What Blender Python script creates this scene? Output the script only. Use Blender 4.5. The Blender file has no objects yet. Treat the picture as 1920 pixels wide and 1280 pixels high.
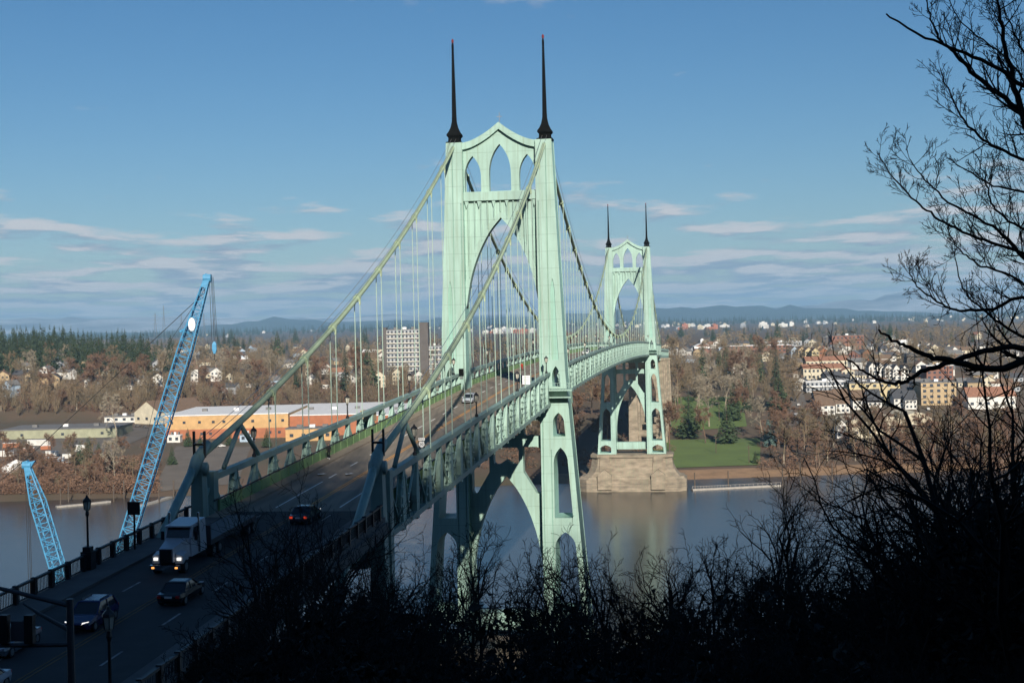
import bpy, bmesh, math, random
import numpy as np
from mathutils import Vector, Matrix
R = math.radians
S = bpy.context.scene
COL = S.collection
# ------------------------------------------------------------------ camera
CAM_H = 72.131            # metres above the river
F = 50/36*1920            # focal length in photo pixels (50 mm lens)
YH = 612.07               # horizon row
ROLL = 0.0228148
cam = bpy.data.cameras.new('camera')
cam.lens = 50; cam.sensor_width = 36; cam.sensor_fit = 'HORIZONTAL'
cam.shift_y = (YH-640)/1920
cam.clip_start = 0.1; cam.clip_end = 80000
camo = bpy.data.objects.new('camera', cam); COL.objects.link(camo)
camo.matrix_world = Matrix.Translation((0, 0, CAM_H)) @ Matrix.Rotation(R(90), 4, 'X') @ Matrix.Rotation(-ROLL, 4, 'Z')
S.camera = camo
# ------------------------------------------------------------------ sky
SUN_EL = R(25.8); SUN_AZ = R(170)     # azimuth clockwise from +Y
w = bpy.data.worlds.new('World'); S.world = w; w.use_nodes = True
nt = w.node_tree; N = nt.nodes; L = nt.links; N.clear()
def nd(t, **k):
    n = N.new(t)
    for a, b in k.items(): setattr(n, a, b)
    return n
sky = nd('ShaderNodeTexSky', sky_type='NISHITA', sun_disc=False, sun_elevation=SUN_EL, sun_rotation=SUN_AZ,
         altitude=60, air_density=1.0, dust_density=0.4, ozone_density=4.5)
tc = nd('ShaderNodeTexCoord'); sep = nd('ShaderNodeSeparateXYZ'); L.new(tc.outputs['Generated'], sep.inputs[0])
def mth(op, a, b=None, c=None, clamp=False):
    n = nd('ShaderNodeMath', operation=op, use_clamp=clamp)
    for i, x in enumerate((a, b, c)):
        if x is None: continue
        if isinstance(x, (int, float)): n.inputs[i].default_value = x
        else: L.new(x, n.inputs[i])
    return n.outputs[0]
zc = mth('MAXIMUM', sep.outputs['Z'], 0.0)
den = mth('ADD', zc, 0.045)
def cloud_noise(dz, scale, detail, off):
    d2 = mth('ADD', den, dz)
    cx = mth('DIVIDE', sep.outputs['X'], d2); cy = mth('DIVIDE', sep.outputs['Y'], d2)
    cmb = nd('ShaderNodeCombineXYZ')
    L.new(mth('MULTIPLY', cx, 1.5), cmb.inputs[0]); L.new(mth('MULTIPLY', cy, 1.0), cmb.inputs[1])
    cmb.inputs[2].default_value = off
    n = nd('ShaderNodeTexNoise'); n.inputs['Scale'].default_value = scale
    n.inputs['Detail'].default_value = detail; n.inputs['Roughness'].default_value = 0.58
    L.new(cmb.outputs[0], n.inputs['Vector'])
    return n.outputs['Fac']
n1 = cloud_noise(0.0, 0.95, 10, 6.2)
n2 = cloud_noise(0.007, 0.95, 5, 6.2)
thr = nd('ShaderNodeMapRange'); L.new(zc, thr.inputs[0])
for i, v in zip((1, 2, 3, 4), (0.03, 0.13, 0.385, 0.655)): thr.inputs[i].default_value = v
cover = mth('MULTIPLY', mth('SUBTRACT', n1, thr.outputs[0]), 9.0, clamp=True)
cover = mth('MULTIPLY', cover, 0.88)
shade = mth('ADD', mth('MULTIPLY', mth('SUBTRACT', n1, n2), 8.0), 0.4, clamp=True)
cc = nd('ShaderNodeMix', data_type='RGBA'); L.new(shade, cc.inputs['Factor'])
cc.inputs['A'].default_value = (0.22, 0.27, 0.35, 1); cc.inputs['B'].default_value = (0.52, 0.50, 0.50, 1)
bg1 = nd('ShaderNodeBackground'); bg1.inputs[1].default_value = 0.053
hs = nd('ShaderNodeHueSaturation'); hs.inputs['Saturation'].default_value = 1.2
L.new(sky.outputs[0], hs.inputs['Color']); L.new(hs.outputs[0], bg1.inputs[0])
bg2 = nd('ShaderNodeBackground'); L.new(cc.outputs['Result'], bg2.inputs[0]); bg2.inputs[1].default_value = 0.95
mx = nd('ShaderNodeMixShader'); L.new(cover, mx.inputs[0]); L.new(bg1.outputs[0], mx.inputs[1]); L.new(bg2.outputs[0], mx.inputs[2])
wo = nd('ShaderNodeOutputWorld'); L.new(mx.outputs[0], wo.inputs[0])
# ------------------------------------------------------------------ sun
sl = bpy.data.lights.new('sun', 'SUN'); sl.energy = 5.0; sl.angle = R(0.53); sl.color = (1.0, 0.93, 0.82)
so = bpy.data.objects.new('sun', sl); COL.objects.link(so)
to_sun = Vector((math.sin(SUN_AZ)*math.cos(SUN_EL), math.cos(SUN_AZ)*math.cos(SUN_EL), math.sin(SUN_EL)))
so.rotation_euler = to_sun.to_track_quat('Z', 'Y').to_euler(); so.location = (60, -300, 400)
S.view_settings.view_transform = 'Standard'; S.view_settings.look = 'None'
S.view_settings.exposure = 0.45; S.view_settings.gamma = 1.0; S.view_settings.use_curve_mapping = False
S.cycles.max_bounces = 5; S.cycles.diffuse_bounces = 2; S.cycles.glossy_bounces = 3; S.cycles.volume_bounces = 0
S.cycles.transparent_max_bounces = 8; S.cycles.use_denoising = True
# ------------------------------------------------------------------ helpers
def tag(o, label=None, cat=None, group=None, kind=None):
    if label: o['label'] = label
    if cat: o['category'] = cat
    if group: o['group'] = group
    if kind: o['kind'] = kind
    return o
def empty(name, loc=(0, 0, 0), rz=0, parent=None):
    o = bpy.data.objects.new(name, None); COL.objects.link(o); o.empty_display_size = 0.1
    o.location = loc; o.rotation_euler = (0, 0, rz)
    if parent: o.parent = parent
    return o
MATS = {}
def mat(name, col, rough=0.7, var=0.25, scale=0.5, metal=0.0, bump=0.0, bscale=None, col2=None, detail=5, emit=None, spec=0.5, stretch=None):
    if name in MATS: return MATS[name]
    m = bpy.data.materials.new(name); m.use_nodes = True; MATS[name] = m
    t = m.node_tree; b = t.nodes['Principled BSDF']
    b.inputs['Roughness'].default_value = rough; b.inputs['Metallic'].default_value = metal
    b.inputs['Specular IOR Level'].default_value = spec
    g = t.nodes.new('ShaderNodeNewGeometry')
    vec = g.outputs['Position']
    if stretch:
        mp = t.nodes.new('ShaderNodeVectorMath'); mp.operation = 'MULTIPLY'; mp.inputs[1].default_value = stretch
        t.links.new(vec, mp.inputs[0]); vec = mp.outputs[0]
    n = t.nodes.new('ShaderNodeTexNoise'); n.inputs['Scale'].default_value = scale; n.inputs['Detail'].default_value = detail
    n.inputs['Roughness'].default_value = 0.58
    t.links.new(vec, n.inputs['Vector'])
    mr = t.nodes.new('ShaderNodeMapRange'); t.links.new(n.outputs['Fac'], mr.inputs[0])
    mr.inputs[1].default_value = 0.3; mr.inputs[2].default_value = 0.7
    mx = t.nodes.new('ShaderNodeMix'); mx.data_type = 'RGBA'; t.links.new(mr.outputs[0], mx.inputs['Factor'])
    c2 = col2 if col2 else tuple(c*(1-var) for c in col)
    mx.inputs['A'].default_value = (*c2, 1); mx.inputs['B'].default_value = (*(tuple(min(1, c*(1+var*0.35)) for c in col) if not col2 else col), 1)
    t.links.new(mx.outputs['Result'], b.inputs['Base Color'])
    if bump:
        bn = t.nodes.new('ShaderNodeBump'); bn.inputs['Strength'].default_value = bump; bn.inputs['Distance'].default_value = 0.1
        n2 = t.nodes.new('ShaderNodeTexNoise'); n2.inputs['Scale'].default_value = bscale or scale*4; n2.inputs['Detail'].default_value = 4
        t.links.new(vec, n2.inputs['Vector']); t.links.new(n2.outputs['Fac'], bn.inputs['Height'])
        t.links.new(bn.outputs[0], b.inputs['Normal'])
    if emit:
        b.inputs['Emission Color'].default_value = (*emit[0], 1); b.inputs['Emission Strength'].default_value = emit[1]
    return m
class MB:
    """collects faces, builds one mesh object"""
    def __init__(s): s.v = []; s.f = []; s.m = []
    def add(s, vs, fs, mi=0):
        o = len(s.v); s.v.extend(vs); s.f.extend([tuple(i+o for i in f) for f in fs]); s.m.extend([mi]*len(fs)); return s
    def box(s, x0, x1, y0, y1, z0, z1, mi=0):
        return s.add([(x0,y0,z0),(x1,y0,z0),(x1,y1,z0),(x0,y1,z0),(x0,y0,z1),(x1,y0,z1),(x1,y1,z1),(x0,y1,z1)],
                     [(3,2,1,0),(4,5,6,7),(0,1,5,4),(1,2,6,5),(2,3,7,6),(3,0,4,7)], mi)
    def bar(s, p, q, w, h, mi=0, up=(0,0,1)):
        p = Vector(p); q = Vector(q); d = (q-p).normalized(); u = Vector(up)
        if abs(d.dot(u)) > .98: u = Vector((0,1,0))
        a = d.cross(u).normalized(); b = a.cross(d).normalized(); a *= w/2; b *= h/2
        vs = [tuple(c+i*a+j*b) for c in (p, q) for i, j in ((-1,-1),(1,-1),(1,1),(-1,1))]
        return s.add(vs, [(3,2,1,0),(4,5,6,7),(0,1,5,4),(1,2,6,5),(2,3,7,6),(3,0,4,7)], mi)
    def tube(s, pts, rad, n=6, mi=0, cap=True):
        pts = [Vector(p) for p in pts]
        if not hasattr(rad, '__len__'): rad = [rad]*len(pts)
        vs = []; fs = []; a = None
        for i, p in enumerate(pts):
            d = (pts[min(i+1, len(pts)-1)]-pts[max(i-1, 0)])
            d = d.normalized() if d.length > 1e-9 else Vector((0,0,1))
            if a is None:
                a = d.cross(Vector((0,0,1)) if abs(d.z) < .95 else Vector((1,0,0))).normalized()
            else:
                a = (a-d*a.dot(d)); a = a.normalized() if a.length > 1e-6 else d.orthogonal().normalized()
            b = d.cross(a)
            for k in range(n):
                t = 2*math.pi*k/n; vs.append(tuple(p+rad[i]*(math.cos(t)*a+math.sin(t)*b)))
        for i in range(len(pts)-1):
            for k in range(n):
                k2 = (k+1) % n; fs.append((i*n+k, i*n+k2, (i+1)*n+k2, (i+1)*n+k))
        if cap: fs.append(tuple(range(n-1, -1, -1))); fs.append(tuple((len(pts)-1)*n+k for k in range(n)))
        return s.add(vs, fs, mi)
    def prism(s, poly, a, b, axis='x', mi=0):
        """poly = 2D outline; extruded from a to b along axis (x: poly is (y,z); y: (x,z); z: (x,y))"""
        def P(p, t): return {'x': (t, p[0], p[1]), 'y': (p[0], t, p[1]), 'z': (p[0], p[1], t)}[axis]
        n = len(poly); vs = [P(p, a) for p in poly]+[P(p, b) for p in poly]
        fs = [tuple(range(n-1, -1, -1)), tuple(range(n, 2*n))]+[(i, (i+1) % n, n+(i+1) % n, n+i) for i in range(n)]
        return s.add(vs, fs, mi)
    def lathe(s, prof, c=(0,0,0), n=10, mi=0):
        vs = []; fs = []
        for r, z in prof:
            for k in range(n):
                t = 2*math.pi*k/n; vs.append((c[0]+r*math.cos(t), c[1]+r*math.sin(t), c[2]+z))
        for i in range(len(prof)-1):
            for k in range(n): fs.append((i*n+k, i*n+(k+1) % n, (i+1)*n+(k+1) % n, (i+1)*n+k))
        fs.append(tuple(range(n-1, -1, -1))); fs.append(tuple((len(prof)-1)*n+k for k in range(n)))
        return s.add(vs, fs, mi)
    def loft(s, secs, mi=0):
        n = len(secs[0]); vs = [p for q in secs for p in q]; fs = []
        for i in range(len(secs)-1):
            for k in range(n): fs.append((i*n+k, i*n+(k+1) % n, (i+1)*n+(k+1) % n, (i+1)*n+k))
        fs.append(tuple(range(n-1, -1, -1))); fs.append(tuple((len(secs)-1)*n+k for k in range(n)))
        return s.add(vs, fs, mi)
    def mesh(s, name, mats, fix=True):
        me = bpy.data.meshes.new(name); me.from_pydata(s.v, [], s.f)
        for m in (mats if isinstance(mats, (list, tuple)) else [mats]): me.materials.append(m)
        if any(s.m): me.polygons.foreach_set('material_index', s.m)
        if fix:
            bm = bmesh.new(); bm.from_mesh(me); bmesh.ops.recalc_face_normals(bm, faces=bm.faces); bm.to_mesh(me); bm.free()
        return me
    def build(s, name, mats, parent=None, loc=None, rz=0, smooth=False, fix=True):
        o = bpy.data.objects.new(name, s.mesh(name, mats, fix)); COL.objects.link(o)
        if parent: o.parent = parent
        if loc is not None: o.location = loc
        if rz: o.rotation_euler = (0, 0, rz)
        if smooth:
            for p in o.data.polygons: p.use_smooth = True
        return o
def inst(me, name, parent=None, loc=(0,0,0), rz=0, sc=None):
    o = bpy.data.objects.new(name, me); COL.objects.link(o); o.location = loc; o.rotation_euler = (0, 0, rz)
    if parent: o.parent = parent
    if sc: o.scale = sc if hasattr(sc, '__len__') else (sc, sc, sc)
    return o
def plate_mesh(name, outer, holes, y0, y1, mats, warp=None):
    """vertical plate in the x-z plane with holes, between y0 and y1"""
    cu = bpy.data.curves.new('tmp', 'CURVE'); cu.dimensions = '2D'; cu.fill_mode = 'BOTH'; cu.extrude = 0.5
    for poly in [outer]+list(holes):
        sp = cu.splines.new('POLY'); sp.points.add(len(poly)-1); sp.use_cyclic_u = True
        for p, q in zip(sp.points, poly): p.co = (q[0], q[1], 0, 1)
    ob = bpy.data.objects.new('tmp', cu); COL.objects.link(ob)
    dg = bpy.context.evaluated_depsgraph_get(); dg.update()
    me = bpy.data.meshes.new_from_object(ob.evaluated_get(dg)); me.name = name
    bpy.data.objects.remove(ob); bpy.data.curves.remove(cu)
    co = np.empty(len(me.vertices)*3); me.vertices.foreach_get('co', co); co = co.reshape(-1, 3)
    out = np.stack([co[:, 0], np.where(co[:, 2] < 0, y0, y1), co[:, 1]], 1)
    if warp is not None: out = warp(out)
    me.vertices.foreach_set('co', out.ravel()); me.materials.clear()
    for m in (mats if isinstance(mats, (list, tuple)) else [mats]): me.materials.append(m)
    bm = bmesh.new(); bm.from_mesh(me); bmesh.ops.recalc_face_normals(bm, faces=bm.faces); bm.to_mesh(me); bm.free()
    me.update(); return me
def pointed(x0, x1, z0, zs, za, n=6):
    """gothic opening outline: flat bottom z0, springing zs, apex za"""
    xm = (x0+x1)/2; hw = (x1-x0)/2; pts = [(x0, z0), (x1, z0)]
    for i in range(n+1):
        t = i/n; pts.append((xm+hw*(1-t*t), zs+(za-zs)*(1.2*t*(1-t)+t*t)))
    for i in range(n-1, -1, -1):
        t = i/n; pts.append((xm-hw*(1-t*t), zs+(za-zs)*(1.2*t*(1-t)+t*t)))
    return pts
def ray(px, py):
    X = (px-960)*math.cos(ROLL)-(py-640)*math.sin(ROLL); Y = (px-960)*math.sin(ROLL)+(py-640)*math.cos(ROLL)
    return X/F, (Y+640-YH)/F
def at_depth(px, py, d):
    k, m = ray(px, py); return Vector((k*d, d, CAM_H-m*d))
# bridge frame: u across (right positive), v along (away), origin at the near tower
BX, BY, BTH = -1.449, 258.141, 0.144117
cB, sB = math.cos(BTH), math.sin(BTH)
def bw(u, v, z=0): return Vector((BX+v*sB+u*cB, BY+v*cB-u*sB, z))
# ------------------------------------------------------------------ materials
GREEN = mat('bridge_green_paint', (0.315, 0.47, 0.40), 0.55, 0.22, 0.35, bump=0.08, bscale=6, stretch=(1, 1, .35))
GREEN2 = mat('recessed_green_paint', (0.26, 0.46, 0.38), 0.5, 0.15, 0.4)
RAILG = mat('weathered_railing_green', (0.19, 0.33, 0.14), 0.6, 0.4, 0.8, col2=(0.13, 0.23, 0.09))
CHORD = mat('dull_green_paint', (0.22, 0.33, 0.29), 0.5, 0.2, 0.5)
CABLEG = mat('cable_green', (0.35, 0.44, 0.29), 0.5, 0.2, 0.6)
ROPE = mat('rope_green', (0.36, 0.48, 0.40), 0.5, 0.15, 1)
BRONZE = mat('dark_bronze', (0.006, 0.007, 0.007), 0.9, 0.4, 1.5, spec=0.08)
BLACK = mat('black_iron', (0.012, 0.012, 0.013), 0.5, 0.3, 2)
CONC = mat('pier_concrete', (0.29, 0.235, 0.17), 0.9, 0.5, 0.22, bump=0.3, bscale=1.5, stretch=(1, 1, 2.5))
CONC2 = mat('shade_toned_concrete', (0.10, 0.097, 0.093), 0.9, 0.3, 0.4, bump=0.2)  # approach concrete, base colour lowered to imitate the deep shade there
ASPH = mat('bridge_road_surface', (0.235, 0.195, 0.15), 0.85, 0.35, 0.5, bump=0.1, stretch=(2.5, .12, 1))
WALK = mat('sidewalk_concrete', (0.25, 0.205, 0.155), 0.9, 0.25, 0.6)
WHITEP = mat('white_road_paint', (0.75, 0.74, 0.70), 0.7, 0.3, 3)
YELP = mat('yellow_road_paint', (0.62, 0.27, 0.04), 0.7, 0.3, 3)
GLASS = mat('dark_window_glass', (0.02, 0.025, 0.03), 0.08, 0.1, 1)
TYRE = mat('tyre_rubber', (0.012, 0.012, 0.012), 0.85, 0.2, 4)
STEEL = mat('grey_steel', (0.35, 0.36, 0.37), 0.35, 0.2, 2, metal=0.7)
LAMPG = mat('lamp_glass', (0.5, 0.48, 0.4), 0.3, 0.1, 3)
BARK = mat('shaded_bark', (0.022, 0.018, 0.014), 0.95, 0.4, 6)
BARKF = mat('bare_twig_brown', (0.22, 0.155, 0.09), 0.95, 0.3, 0.04, col2=(0.12, 0.10, 0.062))
BARKR = mat('bare_twig_reddish', (0.19, 0.105, 0.065), 0.95, 0.3, 0.05, col2=(0.13, 0.08, 0.05))
BARKP = mat('pale_bark', (0.30, 0.25, 0.18), 0.95, 0.3, 0.5)
TRUNK = mat('trunk_brown', (0.10, 0.07, 0.05), 0.95, 0.3, 1)
FIR = mat('fir_needles', (0.034, 0.052, 0.020), 0.9, 0.5, 0.12, col2=(0.018, 0.032, 0.014))
FIR2 = mat('cedar_needles', (0.050, 0.085, 0.030), 0.9, 0.5, 0.25, col2=(0.032, 0.048, 0.018))
SPRUCE = mat('blue_spruce_needles', (0.10, 0.16, 0.14), 0.9, 0.4, 0.3)
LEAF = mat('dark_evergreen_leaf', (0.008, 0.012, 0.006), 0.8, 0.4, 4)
SHRUB = mat('olive_shrub', (0.10, 0.11, 0.035), 0.9, 0.4, 0.3)
def weather(m, seams=True):
    # vertical grime streaks and plate seams on painted steel
    t = m.node_tree; b = t.nodes['Principled BSDF']; src = b.inputs['Base Color'].links[0].from_socket; g = t.nodes.new('ShaderNodeNewGeometry')
    mp = t.nodes.new('ShaderNodeVectorMath'); mp.operation = 'MULTIPLY'; mp.inputs[1].default_value = (2.2, 2.2, .06); t.links.new(g.outputs['Position'], mp.inputs[0])
    n = t.nodes.new('ShaderNodeTexNoise'); n.inputs['Scale'].default_value = 1; n.inputs['Detail'].default_value = 5; t.links.new(mp.outputs[0], n.inputs['Vector'])
    mr = t.nodes.new('ShaderNodeMapRange'); t.links.new(n.outputs['Fac'], mr.inputs[0]); mr.inputs[1].default_value = .5; mr.inputs[2].default_value = .8; mr.inputs[4].default_value = .6
    mx = t.nodes.new('ShaderNodeMix'); mx.data_type = 'RGBA'; t.links.new(mr.outputs[0], mx.inputs['Factor']); t.links.new(src, mx.inputs['A']); mx.inputs['B'].default_value = (.17, .21, .13, 1)
    out = mx.outputs['Result']
    if seams:
        sp = t.nodes.new('ShaderNodeSeparateXYZ'); t.links.new(g.outputs['Position'], sp.inputs[0])
        a = t.nodes.new('ShaderNodeMath'); a.operation = 'MULTIPLY'; a.inputs[1].default_value = 1/3.05; t.links.new(sp.outputs['Z'], a.inputs[0])
        f = t.nodes.new('ShaderNodeMath'); f.operation = 'FRACT'; t.links.new(a.outputs[0], f.inputs[0])
        l = t.nodes.new('ShaderNodeMath'); l.operation = 'LESS_THAN'; l.inputs[1].default_value = .03; t.links.new(f.outputs[0], l.inputs[0])
        k = t.nodes.new('ShaderNodeMath'); k.operation = 'MULTIPLY'; k.inputs[1].default_value = .4; t.links.new(l.outputs[0], k.inputs[0])
        m2 = t.nodes.new('ShaderNodeMix'); m2.data_type = 'RGBA'; t.links.new(k.outputs[0], m2.inputs['Factor']); t.links.new(out, m2.inputs['A']); m2.inputs['B'].default_value = (.12, .17, .13, 1); out = m2.outputs['Result']
    t.links.new(out, b.inputs['Base Color'])
weather(GREEN); weather(GREEN2); weather(RAILG, False); weather(CHORD, False); weather(CONC, False)
def tracks(m):
    # tyre-worn wheel tracks along the lanes (road mesh is drawn in bridge coordinates)
    t = m.node_tree; b = t.nodes['Principled BSDF']; src = b.inputs['Base Color'].links[0].from_socket; c = t.nodes.new('ShaderNodeTexCoord'); sp = t.nodes.new('ShaderNodeSeparateXYZ'); t.links.new(c.outputs['Object'], sp.inputs[0])
    a = t.nodes.new('ShaderNodeMath'); a.operation = 'MULTIPLY'; a.inputs[1].default_value = 2*math.pi/1.55; t.links.new(sp.outputs['X'], a.inputs[0])
    s_ = t.nodes.new('ShaderNodeMath'); s_.operation = 'COSINE'; t.links.new(a.outputs[0], s_.inputs[0])
    n = t.nodes.new('ShaderNodeTexNoise'); n.inputs['Scale'].default_value = .12; n.inputs['Detail'].default_value = 6; t.links.new(c.outputs['Object'], n.inputs['Vector'])
    mr = t.nodes.new('ShaderNodeMapRange'); t.links.new(s_.outputs[0], mr.inputs[0]); mr.inputs[1].default_value = -1; mr.inputs[3].default_value = .35; mr.inputs[4].default_value = 0
    k = t.nodes.new('ShaderNodeMath'); k.operation = 'MULTIPLY'; t.links.new(mr.outputs[0], k.inputs[0]); t.links.new(n.outputs['Fac'], k.inputs[1])
    mx = t.nodes.new('ShaderNodeMix'); mx.data_type = 'RGBA'; t.links.new(k.outputs[0], mx.inputs['Factor']); t.links.new(src, mx.inputs['A']); mx.inputs['B'].default_value = (.03, .027, .024, 1)
    t.links.new(mx.outputs['Result'], b.inputs['Base Color'])
tracks(ASPH)
# ------------------------------------------------------------------ terrain
def ip(x, pts):
    if x <= pts[0][0]: return pts[0][1]
    for (a, b), (c, d) in zip(pts, pts[1:]):
        if x <= c:
            t = (x-a)/(c-a); return b+(d-b)*t
    return pts[-1][1]
LEFTP = [(-60, -5), (-6, -0.8), (0, 0), (12, 2.2), (60, 6), (150, 12), (330, 14), (425, 36), (900, 43), (2500, 45), (5200, 46), (7600, 62), (9000, 78), (12000, 60), (30000, 55)]
RIGHTP = [(-60, -5), (-6, -0.8), (0, 0), (14, 2.2), (130, 7), (250, 18), (420, 35), (900, 41), (2500, 43), (5200, 46), (7600, 66), (9000, 86), (12000, 60), (30000, 55)]
def shore(x): return 648+0.085*max(-600, min(600, x))
def T(x, y):
    t = y-shore(x); a = x/max(y, 1)
    wgt = min(1, max(0, (a+0.06)/0.14)); wgt = wgt*wgt*(3-2*wgt)
    z = ip(t, LEFTP)*(1-wgt)+ip(t, RIGHTP)*wgt
    if t > 40: z += 0.8*math.sin(x*.021+1)*math.sin(y*.017)*min(1, t/300)
    z += 13*math.exp(-((a+.36)/.10)**2)*math.exp(-((y-1300)/260)**2)
    if t > 5000: z += 9*math.sin(x*.0013+2)*min(1, (t-5000)/2500)
    return z
def hit(px, py):
    k, m = ray(px, py); d = 640.0
    while d < 9000:
        if CAM_H-m*d <= T(k*d, d): break
        d += 3 if d < 1500 else 15
    return Vector((k*d, d, T(k*d, d)))
def near(x, y):
    """river bank the camera stands on"""
    if y < 0: return min(213, 70.6-0.77*y)+2*math.sin(x*.05)+max(0, min(1, -y/150))*ip(x, [(30, 0), (72, 15), (84, 13), (100, 0)])
    q = y+0.10*max(0, -x-20)
    z = ip(q, [(0, 70.6), (10, 68.3), (60, 57.0), (75, 52.5), (130, 24), (175, 4), (195, -3), (260, -6)])
    return z+0.5*math.sin(x*.3)*math.sin(y*.23+1)
def sheet(name, xs_of, ys, fn, m, kind='structure', dz=0.0):
    vs = []; nx = None
    for y in ys:
        xs = xs_of(y); nx = len(xs); vs += [(x, y, fn(x, y)+dz) for x in xs]
    fs = [(i*nx+j, i*nx+j+1, (i+1)*nx+j+1, (i+1)*nx+j) for i in range(len(ys)-1) for j in range(nx-1)]
    b = MB(); b.add(vs, fs); o = b.build(name, m, smooth=True, fix=False); tag(o, kind=kind); return o
GROUND = mat('far_bank_earth', (0.12, 0.072, 0.045), 0.95, 0.4, 0.03, col2=(0.07, 0.06, 0.032), bump=0.6, bscale=0.4)
ys = [600+i*8 for i in range(56)]+[1050*1.06**i for i in range(1, 60)]
ys = [y for y in ys if y < 24000]
sheet('ground', lambda y: [y*a for a in np.linspace(-1.3, 1.3, 131)], ys, T, GROUND)
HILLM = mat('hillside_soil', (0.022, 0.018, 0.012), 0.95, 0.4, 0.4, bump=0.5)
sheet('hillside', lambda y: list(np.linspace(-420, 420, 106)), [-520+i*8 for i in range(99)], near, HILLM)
# river
WATER = bpy.data.materials.new('river_water'); WATER.use_nodes = True
t_ = WATER.node_tree; b_ = t_.nodes['Principled BSDF']
b_.inputs['Base Color'].default_value = (0.05, 0.046, 0.04, 1); b_.inputs['Roughness'].default_value = 0.2; b_.inputs['IOR'].default_value = 1.333
g_ = t_.nodes.new('ShaderNodeNewGeometry')
bp_ = None
for sc_, st_, ds_ in ((0.55, 0.35, 0.06), (0.06, 0.25, 0.35)):
    n_ = t_.nodes.new('ShaderNodeTexNoise'); n_.inputs['Scale'].default_value = sc_; n_.inputs['Detail'].default_value = 4
    t_.links.new(g_.outputs['Position'], n_.inputs['Vector'])
    q_ = t_.nodes.new('ShaderNodeBump'); q_.inputs['Strength'].default_value = st_; q_.inputs['Distance'].default_value = ds_
    t_.links.new(n_.outputs['Fac'], q_.inputs['Height'])
    if bp_: t_.links.new(bp_.outputs[0], q_.inputs['Normal'])
    bp_ = q_
t_.links.new(bp_.outputs[0], b_.inputs['Normal'])
MB().add([(-2500, 150, 0), (2500, 150, 0), (2500, 900, 0), (-2500, 900, 0)], [(0, 1, 2, 3)]).build('river', WATER, fix=False)['kind'] = 'structure'
# park lawn, beach, car park, street
LAWN = mat('lawn_grass', (0.11, 0.165, 0.035), 0.95, 0.35, 0.06, col2=(0.085, 0.125, 0.03), bump=0.4, bscale=2)
SAND = mat('beach_sand', (0.27, 0.165, 0.09), 0.95, 0.3, 0.2)
LOT = mat('car_park_asphalt', (0.13, 0.11, 0.09), 0.95, 0.25, 0.1)
def patch(name, pix, m, dz, nx=24, ny=16):
    """ground patch: quad of four photo corners laid on the terrain"""
    P = [hit(*p) for p in pix]; vs = []; fs = []
    for i in range(ny+1):
        a = i/ny
        for j in range(nx+1):
            b = j/nx; q = (P[0]*(1-b)+P[1]*b)*(1-a)+(P[3]*(1-b)+P[2]*b)*a
            vs.append((q.x, q.y, T(q.x, q.y)+dz))
    for i in range(ny):
        for j in range(nx): k = i*(nx+1)+j; fs.append((k, k+1, k+nx+2, k+nx+1))
    o = MB().add(vs, fs).build(name, m, smooth=True, fix=False); tag(o, kind='structure'); return o
sheet('beach', lambda y: list(np.linspace(20, 330, 63)), [0, 1, 2, 3, 4, 5], lambda x, i: T(x, shore(x)-2+4.2*i)+0.05, SAND)
bo = bpy.data.objects['beach']
for vtx in bo.data.vertices: vtx.co.y = shore(vtx.co.x)-2+4.2*vtx.co.y
patch('lawn', [(1225, 879), (1425, 873), (1425, 822), (1215, 826)], LAWN, 0.25)
patch('upper_lawn', [(1240, 812), (1400, 800), (1390, 745), (1235, 745)], LAWN, 0.2)
patch('car_park', [(285, 928), (445, 908), (470, 838), (330, 838)], LOT, 0.2)
patch('yard_pavement', [(0, 905), (170, 880), (320, 800), (0, 812)], LOT, 0.2)
patch('street', [(1478, 800), (1522, 800), (1497, 700), (1486, 700)], LOT, 0.25)
# ------------------------------------------------------------------ bridge
SPAN = 368.0; PAN = SPAN/30; HW = 8.3
def road_z(v):
    if v < 0: return 60.9+0.042*v
    if v <= SPAN: return 63.1-2.2*((v-184)/184)**2
    return 60.9-0.024*(v-SPAN)
def chord_z(v):
    if v < 0: return 64.0+0.038*v
    if v <= SPAN: return 66.2-2.2*((v-184)/184)**2
    return 64.0-0.024*(v-SPAN)
def cable_z(v):
    if v < 0: t = -v/132; return 105.6-(105.6-60.9)*t-4*4.4*t*(1-t)
    if v <= SPAN: return 68.4+37.2*((v-184)/184)**2
    t = (v-SPAN)/132; return 105.6-(105.6-60.9)*t-4*4.4*t*(1-t)
bridge = empty('suspension_bridge', (BX, BY, 0), -BTH)
tag(bridge, 'pale green steel suspension bridge with two gothic towers over the river', 'bridge')
def batter(z): return 3.5+(105.5-z)*0.046        # tower leg depth along the bridge
def leg_out(z): return ip(z, [(16, 14.9), (63.5, 11.3), (105.6, 9.6)])
INN = 6.65
def leg_poly(sx, inset=0.0):
    pts = [(INN+inset, 15.4), (leg_out(15.4)-inset, 15.4), (leg_out(63.5)-inset, 63.5), (9.6-inset, 105.6), (INN+inset, 105.6)]
    return [(sx*x, z) for x, z in pts]
def op(z0, zs, za, sx, x0=8.9, marg=1.05):
    n = 6; xb = leg_out(z0)-marg; xs = leg_out(zs)-marg; xm = (x0+xs)/2; hw = (xs-x0)/2
    p = [(x0, z0), (xb, z0)]
    for i in range(n+1):
        t = i/n; p.append((xm+hw*(1-t*t), zs+(za-zs)*(1.2*t*(1-t)+t*t)))
    for i in range(n-1, -1, -1):
        t = i/n; p.append((xm-hw*(1-t*t), zs+(za-zs)*(1.2*t*(1-t)+t*t)))
    return [(sx*x, z) for x, z in p]
THRU = [(16.2, 18.0, 19.6), (21.4, 32.6, 35.4), (37.9, 47.6, 50.4), (52.4, 54.8, 56.6), (61.2, 63.0, 64.9)]
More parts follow.
